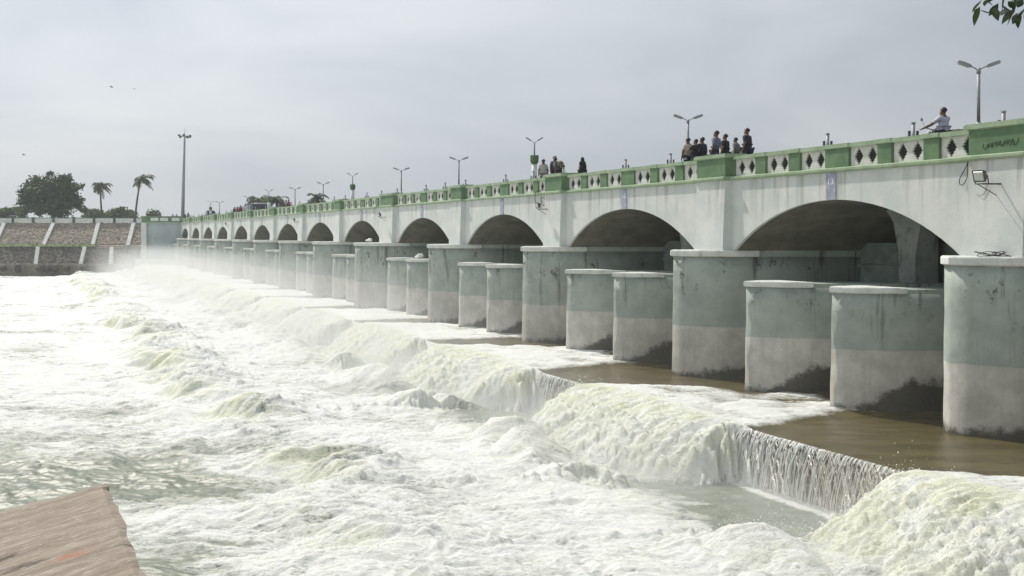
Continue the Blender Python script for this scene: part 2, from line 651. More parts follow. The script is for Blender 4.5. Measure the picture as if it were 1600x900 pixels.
def nose_pier(y0, y1, vc, vback, zb, zt, bat=0.1, n=14, bev=0.0):
    """rounded-nose pier outline, lofted from zb to zt"""
    mb = MB()
    r = (y1 - y0) / 2
    ym = (y0 + y1) / 2
    rings = []
    levels = [zb + (zt - zb) * k / 10 for k in range(11)]
    for z in levels:
        e = bat * (zt - z) / (zt - zb)
        ring = []
        for k, (a, c) in enumerate(nose_pts(r, -vc, n)):
            jit = 0.012 * math.sin(z * 3.1 + k * 1.7 + y0)
            ring.append(P(-a * (1 + e / (-vc)) - jit, ym + c, z))
        ring.append(P(vback, y1, z))
        ring.append(P(vback, y0, z))
        rings.append(ring)
    m = len(rings[0])
    for ring in rings:
        mb.v += ring
    for j in range(len(rings) - 1):
        for k in range(m):
            k2 = (k + 1) % m
            mb.f.append((j * m + k2, j * m + k, (j + 1) * m + k, (j + 1) * m + k2))
    mb.f.append(tuple((len(rings) - 1) * m + k for k in range(m))[::-1])
    return mb


def nose_cap(y0, y1, vc, vback, z0, z1, over, n=14):
    mb = MB()
    r = (y1 - y0) / 2
    ym = (y0 + y1) / 2
    prof = [(over * 0.35, z0), (over, z0 + 0.035), (over, z1 - 0.05), (over * 0.75, z1 - 0.01), (over * 0.3, z1)]
    for d, z in prof:
        for k, (a, c) in enumerate(nose_pts(r + d, -vc + d * 1.4, n)):
            w = 0.012 * math.sin(k * 2.3 + y0 * 5) + 0.008 * math.sin(k * 5.1 + y0)
            mb.v.append(P(-a + w, ym + c, z + w * 0.5))
        mb.v.append(P(vback, y1 + d, z))
        mb.v.append(P(vback, y0 - d, z))
    m = n + 3
    for j in range(len(prof) - 1):
        for k in range(m):
            k2 = (k + 1) % m
            mb.f.append((j * m + k2, j * m + k, (j + 1) * m + k, (j + 1) * m + k2))
    mb.f.append(tuple((len(prof) - 1) * m + k for k in range(m))[::-1])
    mb.f.append(tuple(range(m)))
    return mb


def lowpiers(i):
    """near faces of the two low piers of a bay"""
    a, b = YN[i], YN[i + 1]
    p0 = a + (3.1 if i in WIDE else 2.05)
    L = b - p0
    g = (L - 2 * 1.4) / 3
    return (p0 + g * 0.75, p0 + g * 0.75 + 1.4 + g)


def vault_z(i, Y):
    a = YN[i] + pil_w(i) + 0.45
    b = YN[i + 1]
    yc, h = (a + b) / 2, (b - a) / 2
    rise, zs = 1.9, -0.70
    rr = (h * h + rise * rise) / (2 * rise)
    u = max(-h, min(h, Y - yc))
    return zs + math.sqrt(rr * rr - u * u) - (rr - rise)


for i in range(NB):
    a, b = YN[i], YN[i + 1]
    pw = pil_w(i)
    s0, s1 = a + pw + 0.45, b
    NS = 28
    # spandrel wall with the arch opening cut through it
    wl = MB()
    vf, vb = 0.28, 0.40
    ys = [a + pw - 0.02, s0] + [s0 + (s1 - s0) * k / NS for k in range(1, NS + 1)]
    zb = [-0.62] + [vault_z(i, y) for y in ys[1:]]
    zb[1] = -0.7
    for k in range(len(ys) - 1):
        y0, y1, z0, z1 = ys[k], ys[k + 1], zb[k], zb[k + 1]
        zt = 2.13
        wl.add([P(vf, y0, z0), P(vf, y1, z1), P(vf, y1, zt), P(vf, y0, zt)], [(0, 1, 2, 3)])
        wl.add([P(vb, y0, z0), P(vb, y1, z1), P(vb, y1, zt), P(vb, y0, zt)], [(3, 2, 1, 0)])
        wl.add([P(vf, y0, z0), P(vf, y1, z1), P(vb, y1, z1), P(vb, y0, z0)], [(3, 2, 1, 0)])
        wl.add([P(vf, y0, zt), P(vf, y1, zt), P(0.92, y1, zt), P(0.92, y0, zt)], [(0, 1, 2, 3)])
    wl.build('arch_wall', MAT['facade'], bridge)
    # barrel vault behind it
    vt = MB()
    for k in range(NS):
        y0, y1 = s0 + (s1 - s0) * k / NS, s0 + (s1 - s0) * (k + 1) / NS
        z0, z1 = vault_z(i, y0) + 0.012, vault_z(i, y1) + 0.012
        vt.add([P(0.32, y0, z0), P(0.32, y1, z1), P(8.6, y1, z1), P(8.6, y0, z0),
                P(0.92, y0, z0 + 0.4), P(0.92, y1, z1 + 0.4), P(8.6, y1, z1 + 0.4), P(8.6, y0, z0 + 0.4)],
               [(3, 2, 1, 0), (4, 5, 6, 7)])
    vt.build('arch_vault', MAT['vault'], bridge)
    # pilaster, slightly battered
    pl = MB()
    pl.sbox(0.0, 0.9, a, a + pw, -0.6, 2.13, 0.1)
    pl.build('pilaster', MAT['facade'], bridge)
    # number plate over the crown
    yc = (s0 + s1) / 2
    npl = MB()
    npl.sbox(0.25, 0.30, yc - 0.2, yc + 0.2, vault_z(i, yc) + 0.02, 2.1)
    npo = npl.build('number_plate', MAT['plate'], bridge)
    # cornice pieces
    cz0, cz1 = 2.13, 2.28
    for (ya, yb, v0) in ((a + pw + 0.06, b - 0.06, 0.14), (a - 0.06, a + pw + 0.06, -0.13)):
        cn = MB()
        cn.add([P(v0 + 0.07, ya, cz0), P(v0, ya, cz0 + 0.05), P(v0, ya, cz1 - 0.03), P(v0 + 0.05, ya, cz1), P(0.95, ya, cz1), P(0.95, ya, cz0),
                P(v0 + 0.07, yb, cz0), P(v0, yb, cz0 + 0.05), P(v0, yb, cz1 - 0.03), P(v0 + 0.05, yb, cz1), P(0.95, yb, cz1), P(0.95, yb, cz0)],
               [(0, 1, 7, 6), (1, 2, 8, 7), (2, 3, 9, 8), (3, 4, 10, 9), (4, 5, 11, 10), (5, 0, 6, 11), (5, 4, 3, 2, 1, 0), (6, 7, 8, 9, 10, 11)])
        recalc(cn.build('cornice', MAT['lgreen'], bridge))
    # parapet block over the pilaster
    bk = MB()
    bk.sbox(0.0, 0.75, a, a + pw, 2.28, 3.0)
    bo = bk.build('parapet_block', MAT['green'], bridge)
    cp = MB()
    cp.sbox(-0.02, 0.77, a - 0.02, a + pw + 0.02, 3.0, 3.03)
    cp.sbox(-0.08, 0.83, a - 0.08, a + pw + 0.08, 3.03, 3.15)
    cp.sbox(-0.05, 0.80, a - 0.05, a + pw + 0.05, 3.15, 3.18)
    cp.build('coping', MAT['lgreen'], bo)
    # top rail
    rl = MB()
    rl.sbox(0.24, 0.66, a + pw + 0.083, b - 0.083, 2.93, 3.05)
    rl.sbox(0.28, 0.62, a + pw + 0.083, b - 0.083, 3.05, 3.075)
    rl.build('top_rail', MAT['lgreen'], bridge)
    # pier and its cap
    y0p, y1p = a - 0.1, a + pw + 0.4
    vc = NOSE.get(i, -2.1)
    nose_pier(y0p, y1p, vc, 8.7, -7.6, -0.86).build('pier', MAT['pier'], bridge, True)
    bridge_pier = [o for o in bridge.children if o.name.startswith('pier') and not o.name.startswith('pier_')][-1]
    nose_cap(y0p, y1p, vc, 1.2, -0.86, -0.6, 0.09).build('pier_cap', MAT['cap'], bridge_pier)
    ib = MB()
    ib.sbox(1.2, 8.7, y0p + 0.02, y1p - 0.02, -0.859, -0.55)
    ib.build('impost', MAT['pier'], bridge_pier)
    # low piers with their caps, rear columns, gates
    for yl in lowpiers(i):
        vcl = -1.68 + random.uniform(-0.06, 0.06)
        lp = nose_pier(yl, yl + 1.4, vcl, 8.7, -7.6, -1.84).build('low_pier', MAT['low_pier'], bridge, True)
        nose_cap(yl, yl + 1.4, vcl, 0.05, -1.84, -1.64, 0.08).build('low_pier_cap', MAT['cap'], lp)
        tb = MB()
        tb.sbox(0.05, 8.6, yl + 0.01, yl + 1.39, -1.839, -1.70)
        tb.build('pier_top', MAT['low_pier'], lp)
        rc = MB()
        ym = yl + 0.7
        rc.sbox(4.0, 4.8, ym - 0.32, ym + 0.32, -1.70, vault_z(i, ym) + 0.1)
        rc.build('rear_column', MAT['column'], bridge)
    l0, l1 = lowpiers(i)
    edges = [(s0 - 0.05, l0 + 0.38), (l0 + 1.02, l1 + 0.38), (l1 + 1.02, s1 + 0.02)]
    rw = MB()
    for (e0, e1) in edges:
        ec, eh = (e0 + e1) / 2, (e1 - e0) / 2
        n2 = 14
        for k in range(n2):
            ya, yb = e0 + (e1 - e0) * k / n2, e0 + (e1 - e0) * (k + 1) / n2
            q = []
            for y in (ya, yb):
                zt = vault_z(i, y) + 0.25
                u = min(1, abs(y - ec) / eh)
                zz = -0.75 + 1.9 * max(0, 1 - u ** 3.2) ** 0.5
                q.append((min(zz, zt - 0.01), zt))
            rw.add([P(4.0, ya, q[0][0]), P(4.0, yb, q[1][0]), P(4.0, yb, q[1][1]), P(4.0, ya, q[0][1]),
                    P(4.6, ya, q[0][0]), P(4.6, yb, q[1][0]), P(4.6, yb, q[1][1]), P(4.6, ya, q[0][1])],
                   [(0, 1, 2, 3), (7, 6, 5, 4), (4, 5, 1, 0)])
        g = MB()
        g.sbox(5.2, 5.35, e0 - 0.3, e1 + 0.3, -7.2, -0.30)
        for zz in (-1.2, -2.4, -3.6, -4.8):
            g.sbox(5.1, 5.2, e0 - 0.3, e1 + 0.3, zz - 0.06, zz + 0.06)
        g.build('sluice_gate', MAT['shutter'], bridge)
    rw.build('rear_arcade', MAT['column'], bridge)

bd = MB()
bd.sbox(0.35, 9.4, YN[0] - 30, YN[-1] + 8, 2.02, 2.125)
bd.sbox(0.96, 9.4, YN[0] - 30, YN[-1] + 8, 2.125, ROAD)
bd.build('road_deck', MAT['asphalt'], bridge)
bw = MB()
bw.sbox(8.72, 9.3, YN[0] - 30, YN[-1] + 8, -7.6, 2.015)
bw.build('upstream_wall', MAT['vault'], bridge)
bw = MB()
bw.sbox(8.9, 9.3, YN[0] - 30, YN[-1] + 8, ROAD, 3.05)
bw.build('upstream_parapet', MAT['green'], bridge)

# ---- parapet panels and posts: one of each, then copies
LOZ = []
for t in range(24):
    pass
half = [(0.0, 0.26), (0.035, 0.215), (0.02, 0.20), (0.07, 0.15), (0.05, 0.13), (0.105, 0.075), (0.085, 0.055), (0.125, 0.0)]
loz = [(x, z) for x, z in half] + [(x, -z) for x, z in half[-2::-1]] + [(-x, -z) for x, z in half[1:]] + [(-x, z) for x, z in half[-2:0:-1]]
loz = [(x * 1.45, z * 1.12) for x, z in loz]


def panel_mesh(parent, y0, y1):
    """cream panel pierced by two ornate lozenges, placed with its base corner at P(.36,y0,2.28)"""
    org = P(0.36, y0, 2.28)
    w = y1 - y0
    zc, h = 2.605, 0.65
    outer = [Vector((y0, 2.28, 0)), Vector((y1, 2.28, 0)), Vector((y1, 2.93, 0)), Vector((y0, 2.93, 0))]
    holes = [[Vector((y0 + w * fx + x, zc + z, 0)) for x, z in loz] for fx in (0.27, 0.73)]
    tris = tessellate_polygon([outer] + holes)
    flat = outer + holes[0] + holes[1]
    mb = MB()
    mb.add([P(0.36, p.x, p.y) for p in flat], tris)
    nl = len(loz)
    for hx in holes:
        mb.add([P(0.36, p.x, p.y) for p in hx] + [P(0.41, p.x, p.y) for p in hx],
               [(k, (k + 1) % nl, nl + (k + 1) % nl, nl + k) for k in range(nl)])
    o = recalc(mb.build('parapet_panel', MAT['panel'], parent, loc=org))
    for hx in holes:
        b = MB()
        b.add([P(0.41, p.x, p.y) for p in hx], [tuple(range(nl))])
        recalc(b.build('lozenge_recess', MAT['dark'], o, loc=org))
    b = MB()
    b.sbox(0.46, 0.52, y0, y1, 2.28, 2.93)
    b.build('panel_back', MAT['green'], o, loc=org)
    return o


# positions relative to the near end (right) of each bay's open stretch
proto_panel = {}
for i in range(NB):
    a, b = YN[i], YN[i + 1]
    pw = pil_w(i)
    st, en = a + pw, b
    L = en - st
    mid, po = 0.95, 0.5
    w = (L - mid - 4 * po - 0.2) / 6
    key = round(w, 2)
    y = st + 0.1
    for k in range(6):
        if key not in proto_panel:
            proto_panel[key] = panel_mesh(bridge, y, y + w)
        else:
            dup_part(proto_panel[key], bridge, P(0.36, y, 2.28))
        y += w
        if k < 5:
            d = mid if k == 2 else po
            ps = MB()
            ps.sbox(0.27, 0.54, y, y + d, 2.283, 2.93)
            ps.sbox(0.255, 0.25, y, y + d, 2.92, 2.93)
            pp = MB()
            pp.sbox(0.27, 0.54, y, y + d, 2.283, 2.929)
            po_ = pp.build('parapet_post', MAT['green'], bridge)
            hd = MB()
            hd.sbox(0.215, 0.69, y - 0.03, y + d + 0.03, 2.945, 3.06)
            hd.sbox(0.225, 0.68, y - 0.02, y + d + 0.02, 3.06, 3.083)
            hd.build('post_head', MAT['lgreen'], po_)
            y += d
    for (ya, yb) in ((st, st + 0.1), (en - 0.1, en)):
        pp = MB()
        pp.sbox(0.30, 0.54, ya, yb, 2.283, 2.929)
        pp.build('end_post', MAT['green'], bridge)


def text_mesh(body, size, fn, name, mat, parent, loc):
    """flat lettering turned into a mesh; fn maps (x, y, depth) to world"""
    cu = bpy.data.curves.new(name, 'FONT')
    cu.body = body
    cu.size = size
    cu.align_x = 'CENTER'
    cu.extrude = 0.003
    cu.resolution_u = 3
    to = bpy.data.objects.new(name, cu)
    COL.objects.link(to)
    bpy.context.view_layer.update()
    me = bpy.data.meshes.new_from_object(to)
    bpy.data.objects.remove(to)
    mb = MB()
    mb.v = [fn(v.co.x, v.co.y, v.co.z) for v in me.vertices]
    mb.f = [tuple(p.vertices) for p in me.polygons]
    bpy.data.meshes.remove(me)
    return mb.build(name, mat, parent, loc=loc)


plates = [o for o in bridge.children if o.name.startswith('number_plate')]
for i, pl in enumerate(plates):
    if i == 0 or i > 5:
        continue
    yc = (YN[i] + pil_w(i) + 0.45 + YN[i + 1]) / 2
    text_mesh(str(14 - i), 0.30, lambda x, y, d: P(0.246 - d, yc - x, 1.72 + y), 'numeral', MAT['white'], pl, WL[bridge.name])

# scrawl in dark green paint on the near parapet block, and scratched letters on the near pier
blk = [o for o in bridge.children if o.name.startswith('parapet_block')][1]
sc = MB()
r2 = random.Random(5)
yy = 27.25
while yy > 26.35:
    pts = []
    for k in range(7):
        t = k / 6
        pts.append(P(-0.004, yy - 0.16 * t + 0.05 * math.sin(7 * t + r2.random()), 2.52 + (27.2 - yy) * 0.07 + 0.10 * math.sin(9 * t + r2.random() * 3) * r2.uniform(0.5, 1.1)))
    sc.tube(pts, 0.0075, 4)
    yy -= 0.10
sc.build('painted_scrawl', simple('scrawl_paint', (0.03, 0.06, 0.03), 0.8), blk, loc=WL[bridge.name])
pier1 = [o for o in bridge.children if o.name.startswith('pier') and not o.name.startswith('pier_')][1]
text_mesh('M.S.SIN', 0.30, lambda x, y, d: (P(0.35, 26.0, 0)[0] + x * 1.1, 25.935 - d, -4.22 + y), 'scratched_letters', MAT['pier_scratch'] if 'pier_scratch' in MAT else simple('scratch', (0.36, 0.345, 0.31), 0.9), pier1, WL[bridge.name])

# ------------------------------------------------------------------ WATER
def perlin(x, y, seed=0):
    xi = np.floor(x).astype(np.int64)
    yi = np.floor(y).astype(np.int64)
    xf = (x - xi).astype(np.float32)
    yf = (y - yi).astype(np.float32)
    rs = np.random.default_rng(seed)
    ang = rs.random(4096).astype(np.float32) * 2 * np.pi
    gx, gy = np.cos(ang), np.sin(ang)

    def g(ix, iy, dx, dy):
        h = (ix * 374761393 + iy * 668265263) & 0x7fffffff
        h = ((h ^ (h >> 13)) * 1274126177) & 0x7fffffff
        h = (h ^ (h >> 16)) & 4095
        return gx[h] * dx + gy[h] * dy
    u = xf * xf * xf * (xf * (xf * 6 - 15) + 10)
    w = yf * yf * yf * (yf * (yf * 6 - 15) + 10)
    a = g(xi, yi, xf, yf)
    b = g(xi + 1, yi, xf - 1, yf)
    c = g(xi, yi + 1, xf, yf - 1)
    d = g(xi + 1, yi + 1, xf - 1, yf - 1)
    return (a + u * (b - a) + w * ((c + u * (d - c)) - (a + u * (b - a)))) * 1.4


def ss(x, a, b):
    t = np.clip((x - a) / (b - a), 0, 1)
    return t * t * (3 - 2 * t)


def billow(x, y, seed):
    return np.abs(perlin(x, y, seed)) * 2 - 0.45


CALM = {1: (22.4, 27.5, 1.0), 2: (35.4, 39.0, 1.0)}      # the two stretches of the lip with only a thin curtain
for i in range(3, NB + 1):
    CALM[i] = (YN[i] - 0.9, YN[i] + 1.3, 0.7)


def calm_field(Y, t):
    """0 jet .. 1 calm; t 0 at the lip, 1 at the pier noses"""
    c = np.zeros_like(Y)
    for i, (c0, c1, amt) in CALM.items():
        lo = c0 - t * (1.0 if i > 1 else 2.0)
        hi = c1 + t * (2.4 if i < 3 else 1.0)
        c = np.maximum(c, amt * ss(Y, lo - 0.35, lo + 0.35) * (1 - ss(Y, hi - 0.35, hi + 0.35)))
    return c


def water_fields(v, Y):
    wob = perlin(v / 2.2, Y / 2.2, 3) * 0.5
    t = np.clip((LIP - v) / (LIP + 1.6), 0, 1)
    wob2 = 0.5 * perlin(v / 0.9, Y / 0.7, 13) + 0.32 * perlin(v / 0.3, Y / 0.3, 14) + 0.18 * perlin(v / 0.14, Y / 0.14, 16)
    calm = calm_field(Y + wob * 0.5 + wob2 * (v < LIP), t)
    jet = 1 - calm
    # noise bank
    xw = v + perlin(v / 1.7, Y / 1.7, 21) * 0.6
    yw = Y + perlin(v / 1.7 + 9, Y / 1.7, 22) * 0.6
    b1 = billow(xw / 2.6, yw / 2.0, 1)
    b2 = billow(xw / 1.15, yw / 0.95, 2)
    b3 = billow(xw / 0.52, yw / 0.42, 4)
    b4 = billow(xw / 0.23, yw / 0.19, 5)
    b5 = billow(xw / 0.13, yw / 0.11, 15)
    p1 = perlin(v / 5.0, Y / 4.0, 6)
    p2 = perlin(v / 1.3, Y / 0.9, 7)
    p3 = perlin(v / 0.5, Y / 0.3, 8)
    p4 = perlin(v / 0.2, Y / 0.13, 9)
    # apron
    zap = ZAP + jet * (0.16 + 0.07 * p1 + 0.07 * p2 + 0.035 * p3 + 0.02 * p4) + calm * (0.006 * p2 + 0.004 * p3)
    # below the lip
    s = np.clip(LIP - v, 0, None)
    lobe = np.zeros_like(Y)
    ks = sorted(CALM)
    for a_, b_ in zip([None] + ks, ks):
        lo = 14.4 if a_ is None else CALM[a_][1]
        hi = CALM[b_][0]
        tt = np.clip((Y + wob * 0.8 - lo) / (hi - lo), 0, 1)
        lobe = np.maximum(lobe, np.sin(np.pi * tt) ** 0.6)
    U = 3.5 + 2.9 * lobe + 0.8 * perlin(Y / 1.9, Y * 0 + 0.5, 31) + 0.7 * perlin(Y / 0.7, Y * 0 + 3.5, 32)
    sk1 = perlin(xw / 1.7, yw / 0.34, 61)
    sk2 = perlin(xw / 0.7, yw / 0.15, 62)
    sk3 = perlin(xw / 0.3, yw / 0.07, 63)
    zj = ZAP + 0.10 + 0.16 * lobe - 4.9 * (s / U) ** 2 + 0.06 * p1 + (0.02 + 0.07 * np.clip(s, 0, 2)) * (0.6 * p2 + 0.5 * b3 + 0.3 * b4) \
        + ss(s, 0.5, 2.3) * (0.08 * b2 + 0.05 * b3 + 0.04 * b4 + 0.03 * b5) + 0.14 * np.clip(s / 1.5, 0, 1) * perlin(v / 5, Y / 0.8, 33) + 0.075 * np.clip(s / 0.6, 0, 1) * perlin(v / 1.6, Y / 0.24, 34) + 0.04 * np.clip(s / 0.6, 0, 1) * perlin(v / 0.8, Y / 0.11, 35)
    pool = ZPOOL + 0.14 * p1 + 0.12 * b1 + 0.045 * b2 + 0.03 * b3 + 0.02 * b4 + 0.014 * b5 + 0.06 * sk1 + 0.032 * sk2 + 0.014 * sk3
    boil = jet * 0.5 * np.exp(-((s - 4.2) / 1.4) ** 2) * (0.7 + 0.8 * p1 + 0.8 * b1)
    quiet = np.zeros_like(v)
    for i in (1, 2):
        c0, c1, _ = CALM[i]
        quiet = np.maximum(quiet, ss(Y, c0 - 1.6, c0 + 0.5) * (1 - ss(Y, c1 - 0.6, c1 + 0.9)) * (1 - ss(s, 2.6, 5.2)))
    pool = ZPOOL + (pool - ZPOOL) * (1 - 0.75 * quiet) + boil
    zjet = np.maximum(zj, pool)
    zc = np.where(s > 0.05, pool, ZAP)
    zlow = np.where(calm > 0.5, zc, zjet)
    zlow = zc * ss(calm, 0.12, 0.8) + zjet * (1 - ss(calm, 0.12, 0.8)) + 0.10 * np.exp(-((calm - 0.45) / 0.25) ** 2) * np.clip(s / 0.4, 0, 1) * (sk1 + 0.8 * b3 + 0.6 * sk2 + 0.4 * b4)
    z = np.where(v > LIP, zap, zlow)
    # second step: broken standing wave
    vr = -18.7 + 2.0 * perlin(Y / 7.0, v / 30 + 1.3, 41) + 1.5 * perlin(Y / 2.6, v / 9 + 7.7, 42) + 0.7 * perlin(Y / 0.9, v / 3 + 2.2, 43)
    q = vr - v
    gate = np.clip(0.55 + 1.5 * perlin(Y / 3.6, v / 40 + 4, 47), 0.0, 1.3)
    crest = gate * 0.36 * np.exp(-((q + 0.5) / 1.5) ** 2) * (0.8 + 0.7 * perlin(Y / 2.2, v / 5, 44) + 0.25 * b2 + 0.1 * b3 + 0.35 * sk1 + 0.2 * sk2)
    stepd = ss(q, -0.6 + 0.5 * gate, 4.2 - 2.7 * np.clip(gate, 0, 1))
    low = ZLOW + 0.10 * p1 + 0.09 * b1 + 0.04 * b2 + 0.024 * b3 + 0.017 * b4 + 0.012 * b5 + 0.03 * p2 + 0.04 * sk1 + 0.025 * sk2 + 0.015 * sk3 \
        + 0.30 * np.exp(-((q - 3.2) / 1.3) ** 2) * (0.4 + perlin(v / 2.5, Y / 3.2, 45))
    z = np.where(v < -12, (z + crest) * (1 - stepd) + low * stepd, z)
    jm = (zj > pool) & (calm < 0.85) & (v < LIP)
    z = z + rng.normal(0, 1, z.shape) * np.where(jm, 0.013 * ss(s, 0.4, 2.0), 0.003 * (v < LIP))
    face = np.exp(-((q - 0.6) / 0.9) ** 2)
    far = ss(Y, 60, 140)
    # ---- foam cover
    foam_ap = jet * (0.56 + 0.5 * p2 + 0.3 * p1 + 0.3 * ss(Y, 36, 50) + 0.25 * ss(v, -2.0, -6.0)) - calm * 0.5 + 0.30 * calm * ss(perlin(v / 2.4, Y / 0.45, 71), 0.2, 0.6) * ss(v, -5.5, -3.0)
    foam_ap = np.where(v > -0.6, foam_ap - 0.5, foam_ap) + 0.5 * far
    foam_jet = 0.98 + 0.3 * b2 + 0.2 * p2
    foam_pool = 0.76 + 0.55 * p1 + 0.25 * b2 + 0.25 * sk1 - 1.05 * quiet * ss(s, 0.55, 1.0)
    foam_low = 0.60 + 0.6 * p1 + 0.25 * b2 + 0.3 * sk1 + 0.25 * ss(q, 4, 1) + 0.25 * ss(Y, 34, 50)
    patch = np.exp(-((Y - 30.5) / 4.6) ** 2) * ss(q, 1.0, 6.0) + 0.7 * ss(Y, 25.5, 20) * ss(q, 1.0, 4.0)
    patch = np.clip(patch, 0, 1)
    foam_low = foam_low - 0.76 * patch
    streak = perlin(v / 14, Y / 3.0, 51)
    foam_low = foam_low - 0.55 * ss(streak, 0.12, 0.55) * ss(Y, 45, 80) * ss(q, 3, 9)
    foam = np.where(v > LIP, foam_ap, np.where((zj > pool) & (calm < 0.75), foam_jet, foam_pool))
    foam = foam * (1 - stepd) + foam_low * stepd
    foam = np.clip(foam, 0, 1.15)
    wallf = (calm > 0.75) & (s > 0) & (s < 0.10)
    foam = np.where(wallf, 0.0, foam)
    # a thin sheet is still visible in the wall behind the curtain
    brown = np.where((v > LIP) | wallf, 1.0, 0.0)
    tint = np.clip((zj > pool) * (calm < 0.5) * (v < LIP) * (0.45 + 0.6 * np.exp(-((s - 1.0) / 1.0) ** 2) + 0.6 * p1) + 0.35 * np.exp(-((s - 4) / 1.6) ** 2) + 0.95 * face * gate + 0.12 + 0.35 * stepd * patch, 0, 1)
    tint = np.where(v > LIP, 0.15, tint)
    return z, foam, brown, tint


def grid_object(name, vs, Ys):
    V, Yg = np.meshgrid(vs.astype(np.float64), Ys.astype(np.float64))
    z, foam, brown, tint = water_fields(V, Yg)
    X = D - K * Yg + V
    co = np.stack([X, Yg, z], -1).reshape(-1, 3).astype(np.float32)
    nr, nc = V.shape
    idx = np.arange(nr * nc, dtype=np.int32).reshape(nr, nc)
    f = np.stack([idx[:-1, :-1], idx[:-1, 1:], idx[1:, 1:], idx[1:, :-1]], -1).reshape(-1, 4)
    me = bpy.data.meshes.new(name)
    me.vertices.add(len(co))
    me.vertices.foreach_set('co', co.ravel())
    me.loops.add(f.size)
    me.loops.foreach_set('vertex_index', f.ravel())
    me.polygons.add(len(f))
    me.polygons.foreach_set('loop_start', np.arange(0, f.size, 4, dtype=np.int32))
    me.polygons.foreach_set('use_smooth', np.ones(len(f), dtype=bool))
    me.update(calc_edges=True)
    for nm, a in (('foam', foam), ('brown', brown), ('tint', tint)):
        at_ = me.attributes.new(nm, 'FLOAT', 'POINT')
        at_.data.foreach_set('value', a.astype(np.float32).ravel())
    me.materials.append(MAT['water'])
    o = bpy.data.objects.new(name, me)
    COL.objects.link(o)
    o['kind'] = 'structure'
    return o, V, Yg, z


vs = np.concatenate([-36 - 1.2 * 1.22 ** np.arange(22)[::-1], np.arange(-36, -20.5, 0.075), np.arange(-20.5, -11.6, 0.05), np.arange(-11.6, -6.6, 0.036),
                     np.arange(-6.6, -6.2, 0.025), np.arange(-6.2, -1.0, 0.06), np.arange(-1.0, 5.3, 0.3)])
Ys = [5.0]
while Ys[-1] < 190:
    Ys.append(Ys[-1] + (0.3 if Ys[-1] < 14 else max(0.028, 0.00185 * Ys[-1])))
Ys = np.array(Ys)
river, RV, RY, RZ = grid_object('river_water', vs, Ys)

# ------------------------------------------------------------------ riverbed, reservoir, land
gp = MB()
gp.add([(-4000, -400, -9.6), (4000, -400, -9.6), (4000, 6000, -9.6), (-4000, 6000, -9.6)], [(0, 1, 2, 3)])
gp.build('ground', MAT['soil'], kind='structure')
rs_ = MB()
rs_.add([P(9.2, -60, -1.5), P(900, -60, -1.5), P(900, 186, -1.5), P(9.2, 186, -1.5)], [(0, 1, 2, 3)])
rs_.build('reservoir_water', simple('reservoir', (0.10, 0.11, 0.08), 0.15, 0.1, 1, 0, 0.2), kind='structure')
ap = MB()
ap.sbox(LIP + 0.02, 8.6, -10, 190, -9.5, ZAP - 0.14)
ap.build('apron', MAT['concrete'], kind='structure')
land = MB()
land.add([(-3000, 190.6, 2.38), (3000, 190.6, 2.38), (3000, 5000, 2.38), (-3000, 5000, 2.38)], [(0, 1, 2, 3)])
land.add([(-57, 181.0, 2.375), (3000, 181.0, 2.375), (3000, 190.6, 2.375), (-57, 190.6, 2.375)], [(0, 1, 2, 3)])
land.add([(-57, 181.0, 2.375), (3000, 181.0, 2.375), (3000, 181.0, -9.5), (-57, 181.0, -9.5)], [(3, 2, 1, 0)])
land.build('far_land', MAT['soil'], kind='structure')
nb = MB()
nb.box(-60, 24, -60, 4.2, -9.5, -1.7)
nb.build('near_bank', MAT['soil'], kind='structure')

# ------------------------------------------------------------------ curtain of water over the lip
rc = random.Random(3)
for ci, (c0, c1, dens) in enumerate(((22.55, 28.7, 1.0), (35.5, 39.9, 1.0))):
    mb = MB()
    y = c0
    while y < c1:
        f = (y - c0) / (c1 - c0)
        wd = rc.choice([0.003, 0.004, 0.005, 0.006, 0.008, 0.014]) * rc.uniform(0.8, 1.3) * (1 + 0.9 * f * f)
        thr = rc.uniform(0.30, 0.46) if f < 0.8 else rc.uniform(0.3, 0.5 + 5.0 * (f - 0.8))
        pts, rad = [], []
        stop = 1.0 if rc.random() < 0.8 else rc.uniform(0.5, 0.9)
        yo = y
        nseg = 11
        for k in range(nseg + 1):
            t = k / nseg * stop
            z = ZAP + 0.015 - 1.55 * t * t
            vv = LIP - 0.03 - thr * t
            yo += rc.gauss(0, 0.006 + 0.02 * f)
            pts.append(P(vv, yo, z))
            rad.append(wd * (1.15 - 0.45 * t) * rc.uniform(0.55, 1.35))
        mb.tube(pts, rad, 5)
        y += rc.choice([0.008, 0.012, 0.02, 0.03, 0.06]) * rc.uniform(0.7, 1.3) * (1.3 - 0.8 * f)
    o = mb.build('waterfall_curtain', simple('falling_water', (0.82, 0.83, 0.80), 0.45, 0.10, 5), None, True, kind='stuff')
    o['label'] = 'thin streaming curtain of water falling over the weir lip'


